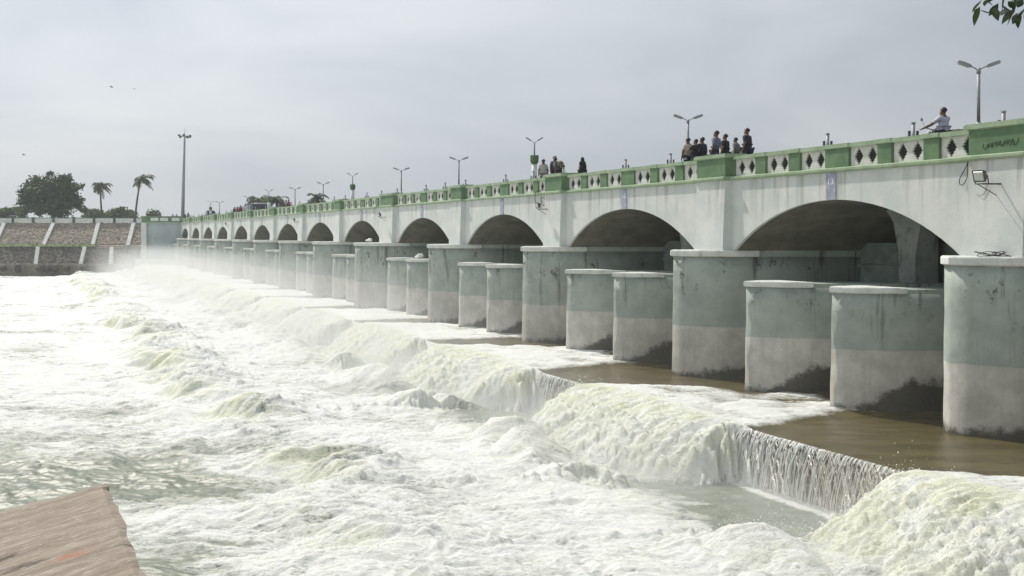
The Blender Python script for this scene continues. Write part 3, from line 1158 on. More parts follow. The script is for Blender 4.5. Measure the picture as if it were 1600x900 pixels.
# ------------------------------------------------------------------ spray thrown up by the falls
def spray():
    Yf, vf, zf = RY.ravel(), RV.ravel(), RZ.ravel()
    s = LIP - vf
    t = np.zeros_like(Yf)
    calm = calm_field(Yf, t)
    edge = np.exp(-((calm - 0.4) / 0.3) ** 2)
    w = np.where((s > 0.5) & (s < 5.5), (1 - calm) * 0.35 + 1.6 * edge * (s < 3.5), 0.0)
    w += np.exp(-((vf + 19.2) / 1.6) ** 2) * 0.30
    w *= (Yf > 14) & (Yf < 75)
    # areas per sample differ: weight by the cell size
    w *= np.clip(Yf / 30, 0.3, 3)
    p = w / w.sum()
    n = 110000
    ids = rng.choice(len(Yf), n, p=p)
    h = rng.exponential(0.13, n) + 0.01
    V = vf[ids] + rng.normal(0, 0.10, n)
    Yy = Yf[ids] + rng.normal(0, 0.10, n)
    c = np.stack([D - K * Yy + V, Yy, zf[ids] + h], -1)
    r = np.exp(rng.normal(math.log(0.0052), 0.45, n))
    base = np.array([(1, 1, 1), (1, -1, -1), (-1, 1, -1), (-1, -1, 1)], float)
    q = rng.normal(size=(n, 3, 3))
    q, _ = np.linalg.qr(q)
    vv = c[:, None, :] + np.einsum('ij,njk->nik', base, q) * r[:, None, None]
    f = np.array([(0, 1, 2), (0, 2, 3), (0, 3, 1), (1, 3, 2)])
    ff = (np.arange(n)[:, None, None] * 4 + f[None]).reshape(-1, 3)
    me = bpy.data.meshes.new('spray')
    me.vertices.add(n * 4)
    me.vertices.foreach_set('co', vv.astype(np.float32).ravel())
    me.loops.add(ff.size)
    me.loops.foreach_set('vertex_index', ff.astype(np.int32).ravel())
    me.polygons.add(len(ff))
    me.polygons.foreach_set('loop_start', np.arange(0, ff.size, 3, dtype=np.int32))
    me.update(calc_edges=True)
    me.materials.append(simple('spray_drops', (0.88, 0.89, 0.86), 0.5, 0.03, 3))
    o = bpy.data.objects.new('spray', me)
    COL.objects.link(o)
    o['kind'] = 'stuff'


spray()

# ------------------------------------------------------------------ foreground slab
zs = -3.0
sl = thing('concrete_slab', 'weathered pinkish concrete slab corner jutting over the rapids at lower left', 'slab', (-4.9, 8, -9.5))
tip = Vector(at(168, 11.7, z=zs))
e1 = Vector((-0.68, -1.24, 0)).normalized()
e2 = Vector((1.72, -3.26, 0)).normalized()
mb = MB()
N1, N2 = 26, 26
rs2 = random.Random(9)
jag1 = [0.025 * math.sin(k * 1.3) + rs2.uniform(-0.03, 0.03) for k in range(N1 + 1)]
jag2 = [0.02 * math.sin(k * 2.1) + rs2.uniform(-0.035, 0.035) for k in range(N2 + 1)]
for j in range(N2 + 1):
    for k in range(N1 + 1):
        p = tip + e1 * (7.0 * (k / N1) ** 1.3) + e2 * (7.5 * (j / N2) ** 1.3)
        if j == 0:
            p -= e2 * jag1[k]
        if k == 0:
            p -= e1 * jag2[j]
        dz = rs2.uniform(-0.006, 0.006)
        if j == 0 or k == 0:
            dz -= 0.03
        mb.v.append((p.x, p.y, zs + dz))
W = N1 + 1
for j in range(N2):
    for k in range(N1):
        mb.f.append((j * W + k, j * W + k + 1, (j + 1) * W + k + 1, (j + 1) * W + k))
o0 = len(mb.v)
rim = [k for k in range(N1, -1, -1)] + [j * W for j in range(1, N2 + 1)]
for r_ in rim:
    x, y, z = mb.v[r_]
    mb.v.append((x, y, -9.4))
for k in range(len(rim) - 1):
    mb.f.append((rim[k], rim[k + 1], o0 + k + 1, o0 + k))
recalc(mb.build('slab_body', MAT['slab'], sl))

# ------------------------------------------------------------------ far bank: parapet wall, stone embankment, abutment
fb = thing('stone_embankment', 'stone pitched river embankment with white ribs and a grassy ledge below the far wall', 'embankment', (-90, 186, ZPOOL))


def slope(name, Y0, z0, Y1, z1, x0, x1, mat, nx=160, ny=14, amp=0.12):
    mb = MB()
    for j in range(ny + 1):
        for k in range(nx + 1):
            x = x0 + (x1 - x0) * k / nx
            t = j / ny
            d = amp * (math.sin(k * 12.9898 + j * 78.233) * 43758.5453 % 1.0)
            mb.v.append((x, Y0 + (Y1 - Y0) * t - d, z0 + (z1 - z0) * t + d * 0.5))
    for j in range(ny):
        for k in range(nx):
            a = j * (nx + 1) + k
            mb.f.append((a, a + nx + 1, a + nx + 2, a + 1))
    return mb.build(name, mat, fb)


slope('upper_slope', 190, 2.35, 185.6, -1.9, -260, -71.5, MAT['stone_up'], 420, 16)
slope('grass_ledge', 185.9, -1.78, 183.9, -2.35, -260, -80, MAT['grass'], 520, 6, 0.3)
slope('soil_ledge', 185.8, -1.95, 183.8, -2.5, -80.2, -71.5, MAT['stone_up'], 30, 4, 0.1)
slope('lower_slope', 184.2, -2.2, 181.6, -5.55, -260, -71.5, MAT['stone_lo'], 420, 14)
ft = MB()
ft.box(-260, -72, 180.3, 182.0, -8, -5.5)
ft.build('foot_slab', MAT['concrete'], fb)
for px_t, px_b in ((85, 68), (155, 145), (210, 200), (8, -8), (-70, -90)):
    mb = MB()
    xt, xb = at(px_t, 190)[0], at(px_b, 185.4)[0]
    mb.hexa([(xb - 0.36, 185.25, -1.95), (xb + 0.36, 185.25, -1.95), (xb + 0.36, 185.7, -1.95), (xb - 0.36, 185.7, -1.95),
             (xt - 0.36, 189.55, 2.48), (xt + 0.36, 189.55, 2.48), (xt + 0.36, 190, 2.48), (xt - 0.36, 190, 2.48)])
    mb.build('white_rib', MAT['cap'], fb)
for px_t, px_b in ((60, 57), (133, 127), (175, 174)):
    mb = MB()
    xt, xb = at(px_t, 184)[0], at(px_b, 181.6)[0]
    mb.hexa([(xb - 0.35, 181.2, -5.5), (xb + 0.35, 181.2, -5.5), (xb + 0.35, 181.7, -5.5), (xb - 0.35, 181.7, -5.5),
             (xt - 0.35, 183.75, -2.25), (xt + 0.35, 183.75, -2.25), (xt + 0.35, 184.2, -2.25), (xt - 0.35, 184.2, -2.25)])
    mb.build('white_rib', MAT['cap'], fb)
rk = random.Random(4)
for k in range(16):
    mb = MB()
    px = rk.choice([rk.uniform(55, 105), rk.uniform(0, 105), rk.uniform(130, 142)])
    x = at(px, 179.6)[0]
    mb.ell((x, 179.6 + rk.uniform(-0.5, 0.5), -6.3), (rk.uniform(0.5, 1.3), 0.6, rk.uniform(0.5, 0.95)), 7, 5, Matrix.Rotation(rk.uniform(0, 3), 3, 'Z'))
    mb.build('foot_rock', MAT['rock'], fb)

fw = thing('boundary_wall', 'low white panelled wall with dark green posts along the top of the far bank', 'wall', (-90, 190.3, 2.38))
pxs = [20.5 + 31.7 * k for k in range(-8, 7)]
for k, px in enumerate(pxs):
    x = at(px, 190.2)[0]
    mb = MB()
    mb.box(x - 0.24, x + 0.24, 190.0, 190.5, 2.2, 3.5)
    mb.build('wall_post', simple('dark_green_paint', (0.06, 0.11, 0.085), 0.8) if k == 0 else bpy.data.materials['dark_green_paint'], fw)
    x2 = at(px + 31.7, 190.2)[0]
    if k < len(pxs) - 1 or True:
        mb = MB()
        mb.box(x + 0.245, x2 - 0.245, 190.12, 190.4, 2.45, 3.3)
        mb.build('wall_panel', MAT['cap'], fw)
        mb = MB()
        mb.box(x + 0.245, x2 - 0.245, 190.05, 190.45, 3.303, 3.42)
        mb.build('wall_coping', bpy.data.materials['dark_green_paint'], fw)

ab = thing('abutment', 'blue grey painted bridge abutment with green parapet on the far bank', 'abutment', (-66, 181, ZPOOL))
xa0, xa1 = at(230, 180)[0], D - K * 180 + 0.6
mb = MB()
mb.box(xa0, xa1, 180.0, 189.9, -4.6, 2.25)
mb.build('face_wall', MAT['abutment'], ab)
mb = MB()
mb.box(xa0 - 1.0, xa0 - 0.003, 179.6, 189.9, -4.6, 2.25)
mb.build('corner_pier', MAT['facade'], ab)
mb = MB()
mb.box(xa0 - 1.6, xa1 + 0.4, 178.2, 189.9, -9, -4.603)
mb.build('base_block', MAT['cap'], ab)
mb = MB()
mb.box(xa0 - 1.2, xa1 + 0.2, 179.7, 180.4, 2.253, 2.42)
mb.build('parapet_base', MAT['lgreen'], ab)
mb = MB()
mb.box(xa0 - 1.0, xa1, 179.85, 180.3, 2.423, 3.35)
mb.build('parapet_band', MAT['green'], ab)
mb = MB()
mb.box(xa0 - 1.2, xa1 + 0.2, 179.75, 180.4, 3.353, 3.5)
mb.build('parapet_rail', MAT['green'], ab)
for px in (242, 257, 275):
    x = at(px, 180)[0]
    mb = MB()
    mb.box(x - 0.72, x + 0.72, 179.78, 179.847, 2.6, 3.2)
    mb.build('parapet_panel', MAT['panel'], ab)

# ------------------------------------------------------------------ trees
def crown_mesh(name, lobes, n, size, mat, parent, seed):
    g = np.random.default_rng(seed)
    L = np.array([(*c, *r) for c, r in lobes], float)
    vol = L[:, 3] * L[:, 4] * L[:, 5]
    k = g.choice(len(L), n, p=vol / vol.sum())
    # leaf clumps gather round a few hundred twig ends
    nt_ = max(30, n // 34)
    kt = g.choice(len(L), nt_, p=vol / vol.sum())
    d = g.normal(size=(nt_, 3))
    d /= np.linalg.norm(d, axis=1)[:, None]
    tw = L[kt, :3] + d * (g.random(nt_) ** 0.4 * g.uniform(0.8, 1.22, nt_))[:, None] * L[kt, 3:]
    c = tw[g.integers(0, nt_, n)] + g.normal(size=(n, 3)) * size * np.array([1.0, 1.0, 0.7])
    q = g.normal(size=(n, 3, 3))
    q, _ = np.linalg.qr(q)
    sz = size * np.exp(g.normal(0, 0.3, n))
    base = np.array([(-0.5, -0.3, 0), (0.5, -0.22, 0.05), (0.6, 0.25, 0), (-0.4, 0.3, 0.08)])
    v = c[:, None, :] + np.einsum('ij,njk->nik', base, q) * sz[:, None, None]
    mb = MB()
    mb.v = [tuple(p) for p in v.reshape(-1, 3)]
    mb.f = [tuple(range(4 * a, 4 * a + 4)) for a in range(n)]
    return mb.build(name, mat, parent)


def broad_tree(label, x, Y, zb, lobes, n, size, trunk_r, seed, group=None, mat='leaf'):
    t = thing('broadleaf_tree', label, 'tree', (x, Y, zb), group)
    mb = MB()
    top = max(c[2] for c, r in lobes)
    mb.tube([(x, Y, zb - 0.3), (x + 0.15, Y, zb + 0.3 * (top - zb)), (x, Y, zb + 0.6 * (top - zb))], [trunk_r, trunk_r * 0.8, trunk_r * 0.5], 8)
    for c, r in lobes:
        mb.tube([(x + 0.1, Y, zb + 0.28 * (top - zb)), ((x + c[0]) / 2, (Y + c[1]) / 2, zb + 0.45 * (c[2] - zb) + 0.3), c], [trunk_r * 0.45, trunk_r * 0.3, 0.05], 6)
    mb.build('trunk', MAT['bark'], t)
    crown_mesh('crown', lobes, n, size, MAT[mat], t, seed)
    return t


YT = 205
k_ = YT / 1500


def lob(px, py, rx, ry, dy=0.0):
    return ((px - 800) * k_, YT + dy, (367 - py) * k_), (rx * k_, rx * k_ * 0.9, ry * k_)


broad_tree('large dark green broad tree rising behind the far wall', (82 - 800) * k_, YT, 2.38,
           [lob(70, 292, 24, 17), (lob(97, 288, 22, 17)), lob(48, 300, 19, 16), lob(115, 295, 15, 17), lob(84, 308, 34, 20), lob(45, 318, 17, 14), lob(118, 318, 15, 14),
            lob(78, 280, 12, 9), lob(103, 279, 11, 7), lob(56, 284, 10, 7), lob(122, 327, 12, 10), lob(80, 325, 38, 12)], 9500, 0.5, 0.5, 1)
small = [(12, 333, 9, 6), (30, 331, 7, 5), (186, 332, 9, 7), (150, 335, 9, 5), (203, 335, 6, 4), (140, 333, 6, 6), (176, 335, 6, 5), (240, 336, 6, 5)]
sl_lab = ['low hazy bush at the far left end of the bank wall', 'dark bush beside the big tree, to its left', 'hazy rounded tree between the two palms',
          'low bush at the foot of the shorter palm', 'small bush at the foot of the taller palm', 'small tree just right of the big dark tree',
          'low bush left of the rounded tree between the palms', 'small hazy bush behind the abutment parapet']
for q, (px, py, rx, ry) in enumerate(small):
    YT = 240 + 6 * q
    k_ = YT / 1500
    broad_tree(sl_lab[q], (px - 800) * k_, YT, 2.38, [lob(px, py, rx, ry), lob(px - rx * 0.6, py + 3, rx * 0.6, ry * 0.7), lob(px + rx * 0.6, py + 2, rx * 0.6, ry * 0.8)],
               700, 0.6, 0.16, 20 + q, 'small trees beyond the far wall')


def palm(label, px, py_top, py_base, Y, lean, scale, seed, px_base=None, group=None):
    r_ = random.Random(seed)
    x, _, zt = at(px, Y, py_top)
    xb = at(px_base if px_base is not None else px, Y)[0]
    zb = 2.38
    t = thing('coconut_palm', label, 'palm tree', (xb, Y, zb), group)
    mb = MB()
    pts = []
    for k in range(9):
        f = k / 8
        pts.append((xb + (x - xb) * (f ** 1.6), Y, zb - 0.2 + (zt - zb + 0.2) * f))
    mb.tube(pts, [scale * (0.20 - 0.09 * k / 8) for k in range(9)], 7)
    mb.build('trunk', MAT['bark'], t, True)
    nf = 24
    for k in range(nf):
        a = 2 * math.pi * k / nf + r_.uniform(-0.2, 0.2)
        up = r_.uniform(-0.35, 1.5)
        ln = scale * r_.uniform(1.9, 2.6)
        dx, dy = math.cos(a), math.sin(a)
        dx += lean
        rib = []
        for j in range(9):
            f = j / 8
            hz = ln * f * (1 - 0.25 * f)
            rib.append(Vector((x + dx * hz, Y + dy * hz, zt + ln * (up * 0.75 * f - (0.6 + 0.2 * up) * f * f))))
        mb = MB()
        mb.tube(rib, [0.03 * scale * (1 - 0.7 * j / 8) for j in range(9)], 4)
        for j in range(1, 9):
            for sub in (0.0, 0.5):
                p = rib[j] if sub == 0 else (rib[j] + rib[j - 1]) / 2
                d = (rib[j] - rib[j - 1]).normalized()
                sd = d.cross(Vector((0, 0, 1))).normalized()
                ll = scale * 0.55 * math.sin(0.35 + 2.5 * (j - sub) / 8)
                for sg in (-1, 1):
                    e = p + sd * sg * ll * 0.75 + d * ll * 0.45 - Vector((0, 0, 1)) * ll * r_.uniform(0.25, 0.75)
                    w = d * 0.10 * scale
                    mb.add([p - w, p + w, e + w * 0.3, e - w * 0.3], [(0, 1, 2, 3)])
        mb.build('frond', MAT['palm_leaf'], t)
    return t


palm('shorter coconut palm just right of the big dark tree', 156, 291, 337, 206, 0.25, 1.25, 1, 159)
palm('taller leaning coconut palm beside the abutment', 220, 279, 337, 206, 0.25, 1.3, 2, 211)
palm('leftmost of the three small palm crowns behind the bridge', 402, 314, 330, 195, 0.1, 1.5, 3, group='palms behind the bridge')
palm('middle of the three small palm crowns behind the bridge', 432, 313, 330, 190, 0.1, 1.3, 4, group='palms behind the bridge')
palm('rightmost of the three small palm crowns behind the bridge', 494, 309, 330, 185, 0.1, 1.2, 5, group='palms behind the bridge')

# near tree whose leaf sprays hang into the top right corner
nt = thing('mango_tree', 'overhanging tree spray of long dark glossy leaves in the top right corner', 'tree', (7.6, 3.2, -1.7))
mb = MB()
mb.tube([(7.6, 3.2, -1.9), (7.5, 3.4, 0.2), (7.3, 3.9, 2.0), (7.0, 4.6, 3.4)], [0.22, 0.18, 0.15, 0.11], 9)
mb.tube([(7.3, 3.9, 2.0), (6.2, 5.6, 3.0), (5.2, 7.0, 3.1), (4.55, 7.8, 2.7), (4.3, 8.0, 2.25)], [0.12, 0.08, 0.05, 0.025, 0.012], 7)
mb.tube([(5.2, 7.0, 3.1), (4.9, 7.9, 2.75), (4.45, 8.1, 2.3)], [0.05, 0.02, 0.008], 6)
mb.tube([(4.55, 7.8, 2.7), (4.2, 7.9, 2.4), (4.02, 8.0, 2.12)], [0.02, 0.012, 0.006], 5)
mb.build('trunk', MAT['bark'], nt, True)


def leaf_pts(p, d, ln, w, sag, roll):
    d = Vector(d).normalized()
    sd = d.cross(Vector((0, 1, 0.2))).normalized()
    sd = Quaternion(d, roll) @ sd
    nn = sd.cross(d)
    vs, fs = [], []
    prof = [0.05, 0.55, 0.95, 1.0, 0.8, 0.45, 0.03]
    for k, pw_ in enumerate(prof):
        f = k / (len(prof) - 1)
        c = Vector(p) + d * ln * f + Vector((0, 0, -sag * f * f * ln))
        vs += [c - sd * w * pw_ + nn * w * 0.3 * pw_, c, c + sd * w * pw_ + nn * w * 0.3 * pw_]
    for k in range(len(prof) - 1):
        a = 3 * k
        fs += [(a, a + 1, a + 4, a + 3), (a + 1, a + 2, a + 5, a + 4)]
    return vs, fs


tw_ = MB()
for q in ((1534, -2), (1552, -4), (1566, 2), (1580, 4), (1592, 2), (1606, 2)):
    e_ = Vector(at(q[0], 8.0, q[1]))
    tw_.tube([(4.55, 7.85, 2.7), (Vector((4.45, 7.9, 2.5)) + e_) / 2, e_], [0.014, 0.008, 0.004], 5)
tw_.build('twig', MAT['bark'], nt, True)
# (start px, start py, end px, end py) of the leaves one sees, at eight metres
hand = [(1534, 0, 1519, 20), (1531, 10, 1522, 41), (1529, 12, 1525, 30), (1556, 22, 1531, 15), (1553, 12, 1560, 33), (1560, 5, 1545, 25), (1576, 18, 1560, 21), (1584, 14, 1565, 38),
        (1585, 16, 1574, 40), (1590, 20, 1582, 38), (1594, 20, 1591, 45), (1600, 14, 1592, 30), (1548, -4, 1538, 10), (1570, -3, 1566, 18), (1575, 2, 1586, 14), (1588, -6, 1584, 22),
        (1606, 10, 1604, 40), (1612, 4, 1600, 30), (1597, -4, 1590, 12), (1565, 8, 1580, 17), (1540, -6, 1552, 10), (1556, -8, 1543, 4)]
rl_ = random.Random(8)
Yl = 8.0
for (x0, y0, x1, y1) in hand:
    a, b = Vector(at(x0, Yl + rl_.uniform(-0.25, 0.25), y0)), Vector(at(x1, Yl + rl_.uniform(-0.25, 0.25), y1))
    mb = MB()
    vs_, fs_ = leaf_pts(a, b - a, (b - a).length, rl_.uniform(0.024, 0.036), 0.0, rl_.uniform(-0.7, 0.7))
    mb.add(vs_, fs_)
    mb.build('leaf', MAT['mango_leaf'], nt, True)
mb = MB()
for k in range(420):
    p = Vector((rl_.gauss(4.9, 0.55), rl_.gauss(7.9, 0.5), rl_.gauss(2.95, 0.30)))
    if p.z < 0.262 * p.y + 0.14 and p.x < 0.56 * p.y:
        continue
    d = Vector((rl_.gauss(0, 1), rl_.gauss(0, 1), rl_.uniform(-1.3, 0.2)))
    vs_, fs_ = leaf_pts(p, d, rl_.uniform(0.14, 0.22), rl_.uniform(0.016, 0.026), 0.2, rl_.uniform(-2, 2))
    mb.add(vs_, fs_)
cr_ = mb.build('crown', MAT['mango_leaf'], nt, True)

# ------------------------------------------------------------------ street lamps
def ordinal(n):
    return ['nearest', 'second', 'third', 'fourth', 'fifth', 'sixth', 'seventh', 'eighth', 'ninth', 'tenth', 'eleventh', 'twelfth'][n]


def lum(mbs, base, d, ln, w):
    """an upward-tilted lamp head: housing and glass"""
    d = Vector(d).normalized()
    sd = Vector((0, 1, 0))
    up = d.cross(sd) * -1
    if up.z < 0:
        up = -up
    b = Vector(base)
    house, glass = mbs
    pr = [(0.0, 0.35, 0.5), (0.12, 0.75, 0.9), (0.5, 1.0, 1.0), (0.95, 0.95, 0.85), (1.0, 0.7, 0.5)]
    o = len(house.v)
    for f, ww, hh in pr:
        c = b + d * ln * f
        for sx, sz in ((-1, -0.35), (1, -0.35), (0.75, 0.65), (-0.75, 0.65)):
            house.v.append(tuple(c + sd * w * ww * sx + up * w * hh * sz))
    for j in range(len(pr) - 1):
        for k in range(4):
            house.f.append((o + j * 4 + k, o + j * 4 + (k + 1) % 4, o + j * 4 + 4 + (k + 1) % 4, o + j * 4 + 4 + k))
    house.f += [(o, o + 1, o + 2, o + 3), (o + 16, o + 19, o + 18, o + 17)]
    c0, c1 = b + d * ln * 0.15 - up * w * 0.36, b + d * ln * 0.95 - up * w * 0.36
    glass.add([c0 - sd * w * 0.7, c0 + sd * w * 0.7, c1 + sd * w * 0.8, c1 - sd * w * 0.8,
               c0 - sd * w * 0.5 - up * w * 0.3, c0 + sd * w * 0.5 - up * w * 0.3, c1 + sd * w * 0.6 - up * w * 0.3, c1 - sd * w * 0.6 - up * w * 0.3],
              [(0, 1, 5, 4), (1, 2, 6, 5), (2, 3, 7, 6), (3, 0, 4, 7), (4, 5, 6, 7)])


def lamp_post(loc, label):
    x, y, z = loc
    t = thing('street_lamp', label, 'street lamp', loc, 'double-armed street lamps along the bridge')
    mb = MB()
    mb.tube([(x, y, z), (x, y, z + 1.0)], 0.075, 10)
    mb.tube([(x, y, z + 1.0), (x, y, z + 2.52)], 0.05, 10)
    mb.tube([(x, y, z + 2.5), (x, y, z + 2.66)], 0.062, 10)
    mb.build('pole', MAT['grey_metal'], t, True)
    for sg in (-1, 1):
        a = MB()
        a.tube([(x, y, z + 2.6), (x + sg * 0.12, y, z + 2.67), (x + sg * 0.26, y, z + 2.73)], 0.02, 6)
        ao = a.build('arm', MAT['grey_metal'], t, True)
        h, g = MB(), MB()
        lum((h, g), (x + sg * 0.22, y, z + 2.71), (sg, 0, 0.36), 0.46, 0.085)
        ho = recalc(h.build('lamp_head', MAT['grey_metal'], t))
        g.build('lamp_glass', MAT['lens'], ho)
    return t


def lamp_pillar(loc, label):
    x, y, z = loc
    t = thing('pillar_lamp', label, 'pillar lamp', loc, 'lamps on white pillars')
    mb = MB()
    mb.tube([(x, y, z), (x, y, z + 1.65)], [0.17, 0.155], 14)
    mb.build('pillar', MAT['white'], t, True)
    mb = MB()
    mb.tube([(x, y, z + 1.652), (x, y, z + 1.8)], [0.16, 0.24], 14)
    mb.tube([(x, y, z + 1.803), (x, y, z + 2.16)], 0.25, 14)
    mb.build('capital', MAT['green'], t)
    mb = MB()
    mb.tube([(x, y, z + 2.16), (x, y, z + 2.92)], 0.045, 8)
    mb.build('pole', MAT['grey_metal'], t, True)
    for sg in (-1, 1):
        a = MB()
        a.tube([(x, y, z + 2.9), (x + sg * 0.2, y, z + 3.02)], 0.018, 6)
        a.build('arm', MAT['grey_metal'], t, True)
        h, g = MB(), MB()
        lum((h, g), (x + sg * 0.18, y, z + 3.01), (sg, 0, 0.6), 0.38, 0.05)
        ho = recalc(h.build('lamp_head', MAT['dark_metal'], t))
        g.build('lamp_glass', MAT['lens'], ho)
    return t


VL = 2.0
lamp_px = [1529, 1075, 717, 627, 505, 461, 388, 343]
pill_px = [835, 551, 420, 329]
lp0 = pl0 = None
ncount = ['rightmost double-armed street lamp, above the dark scrawl on the parapet', 'double-armed street lamp behind the group of boys on the bridge',
          'double-armed street lamp, third from the right along the bridge', 'double-armed street lamp, fourth from the right along the bridge',
          'double-armed street lamp, fifth from the right along the bridge', 'double-armed street lamp, sixth from the right along the bridge',
          'small far double-armed street lamp, seventh from the right', 'smallest far double-armed street lamp near the parked white car']
for px, lb in zip(lamp_px, ncount):
    Y = Yv(px, VL)
    loc = P(VL, Y, ROAD)
    if lp0 is None:
        lp0 = lamp_post(loc, lb)
    else:
        dup(lp0, loc, 0, 1.0, lb)
pcount = ['white pillar lamp with green capital beside the man in a pale shirt', 'white pillar lamp with green capital, second from the right',
          'white pillar lamp with green capital, third from the right', 'farthest white pillar lamp, beside the white car']
for px, lb in zip(pill_px, pcount):
    loc = P(VL, Yv(px, VL), ROAD)
    if pl0 is None:
        pl0 = lamp_pillar(loc, lb)
    else:
        dup(pl0, loc, 0, 1.0, lb)

# short capped pipes standing behind the parapet
def pipe_post(loc, label):
    x, y, z = loc
    t = thing('pipe_post', label, 'pipe post', loc, 'short pipe posts behind the parapet')
    mb = MB()
    mb.tube([(x, y, z), (x, y, z + 1.08)], 0.055, 9)
    mb.build('pipe', MAT['grey_metal'], t, True)
    mb = MB()
    mb.tube([(x, y, z + 1.083), (x, y, z + 1.13)], 0.07, 9)
    mb.build('pipe_cap', MAT['grey_metal'], t)
    for sg in (-1, 1):
        mb = MB()
        mb.box(x + sg * 0.13 - 0.03, x + sg * 0.13 + 0.03, y - 0.04, y + 0.04, z + 0.62, z + 0.86)
        mb.tube([(x, y, z + 0.68), (x + sg * 0.13, y, z + 0.68)], 0.02, 5)
        mb.build('clamp', MAT['dark_metal'], t)
    return t


pp0 = None
cnt = 0
for i in range(1, NB):
    for f in (0.14, 0.405, 0.68):
        if i == 1 and f == 0.405:
            f = 0.39
        Y = YN[i] + f * (YN[i + 1] - YN[i])
        loc = P(1.0, Y, ROAD)
        where = 'right third' if f < 0.2 else ('middle' if f < 0.5 else 'left third')
        arch = ['', 'nearest', 'second', 'third', 'fourth', 'fifth', 'sixth', 'seventh', 'eighth', 'ninth', 'tenth', 'eleventh', 'twelfth', 'farthest'][i]
        lb = 'short grey pipe post behind the parapet over the %s of the %s arch' % (where, arch)
        if pp0 is None:
            pp0 = pipe_post(loc, lb)
        else:
            dup(pp0, loc, 0, 1.0, lb)

# high mast at the far end
x, y, z = at(285.2, 186, z=2.38)
ht = thing('high_mast_light', 'tall grey high mast with a ring of floodlights at the far end of the bridge', 'light mast', (x, y, z))
tx = x + 0.42
zt = (367 - 212) * 186 / 1500
mb = MB()
mb.tube([(x, y, z - 0.2), (x + 0.2, y, (z + zt) / 2), (tx, y, zt)], [0.36, 0.27, 0.17], 12)
mb.build('mast', MAT['grey_metal'], ht, True)
mb = MB()
mb.tube([(tx, y, zt), (tx, y, zt + 1.4)], [0.05, 0.02], 6)
mb.build('lightning_rod', MAT['grey_metal'], ht)
mb = MB()
pts = [(tx + 0.75 * math.cos(a), y + 0.75 * math.sin(a), zt - 0.1) for a in [2 * math.pi * k / 16 for k in range(17)]]
mb.tube(pts, 0.06, 5)
for k in range(4):
    a = math.pi / 2 * k + 0.4
    mb.tube([(tx, y, zt - 0.1), (tx + 0.75 * math.cos(a), y + 0.75 * math.sin(a), zt - 0.1)], 0.05, 5)
mb.build('ring', MAT['grey_metal'], ht)
for k in range(9):
    a = 2 * math.pi * k / 9
    c = Vector((tx + 1.05 * math.cos(a), y + 1.05 * math.sin(a), zt - 0.05 + (0.12 if k % 2 else -0.2)))
    mb = MB()
    mb.ell(c, (0.26, 0.26, 0.2), 8, 5)
    mb.tube([(tx + 0.75 * math.cos(a), y + 0.75 * math.sin(a), zt - 0.1), c], 0.05, 5)
    mb.build('floodlight', MAT['dark_metal'], ht)

# ------------------------------------------------------------------ floodlights and cables fixed to the facade
def floodlight(loc, label, s=1.0):
    x, y, z = loc
    t = thing('floodlight', label, 'floodlight', loc, 'floodlights fixed to the bridge face')
    fx = Vector((-0.86, -0.42, -0.28)).normalized()
    up = Vector((0.25, 0.1, 0.96))
    sd = fx.cross(up).normalized()
    up = sd.cross(fx).normalized()
    c = Vector(loc) + Vector((-0.62, -0.05, 0.22)) * s

    def fr(a, b, d):
        return c + sd * a * s + up * b * s + fx * d * s
    mb = MB()
    mb.hexa([fr(-.13, -.11, -.12), fr(.13, -.11, -.12), fr(.13, .11, -.12), fr(-.13, .11, -.12),
             fr(-.19, -.17, 0.03), fr(.19, -.17, 0.03), fr(.19, .17, 0.03), fr(-.19, .17, 0.03)])
    for k in range(5):
        u = -0.1 + 0.05 * k
        mb.hexa([fr(u, -.1, -.17), fr(u + .012, -.1, -.17), fr(u + .012, .1, -.17), fr(u, .1, -.17),
                 fr(u, -.1, -.119), fr(u + .012, -.1, -.119), fr(u + .012, .1, -.119), fr(u, .1, -.119)])
    h = mb.build('housing', MAT['dark_metal'], t)
    recalc(h)
    mb = MB()
    mb.hexa([fr(-.15, -.13, .031), fr(.15, -.13, .031), fr(.15, .13, .031), fr(-.15, .13, .031),
             fr(-.14, -.12, .045), fr(.14, -.12, .045), fr(.14, .12, .045), fr(-.14, .12, .045)])
    recalc(mb.build('glass', MAT['lens'], h))
    mb = MB()
    for a in (-.21, .21):
        mb.tube([fr(a, 0, -.05), fr(a, -.24, -.05)], 0.016, 5)
    mb.tube([fr(-.21, -.24, -.05), fr(.21, -.24, -.05)], 0.016, 5)
    mb.tube([fr(0, -.24, -.05), Vector(loc)], 0.025, 6)
    mb.tube([fr(.15, -.24, -.05), Vector(loc) + Vector((0, 0.12, -0.35)) * s], 0.014, 5)
    mb.build('bracket', MAT['dark_metal'], t)
    return t


fl = floodlight(P(-0.03, 26.75, 1.42), 'black floodlight on a bracket below the dark scrawl on the parapet', 1.0)
for i, lb in ((3, 'black floodlight tangled with cables beside the third pilaster from the right'), (5, 'small black floodlight beside the fifth pilaster from the right'),
              (7, 'tiny floodlight beside the seventh pilaster from the right'), (10, 'tiny far floodlight beside the tenth pilaster from the right')):
    dup(fl, P(-0.03, YN[i] + 1.25, 1.35), 0, 0.9, lb)


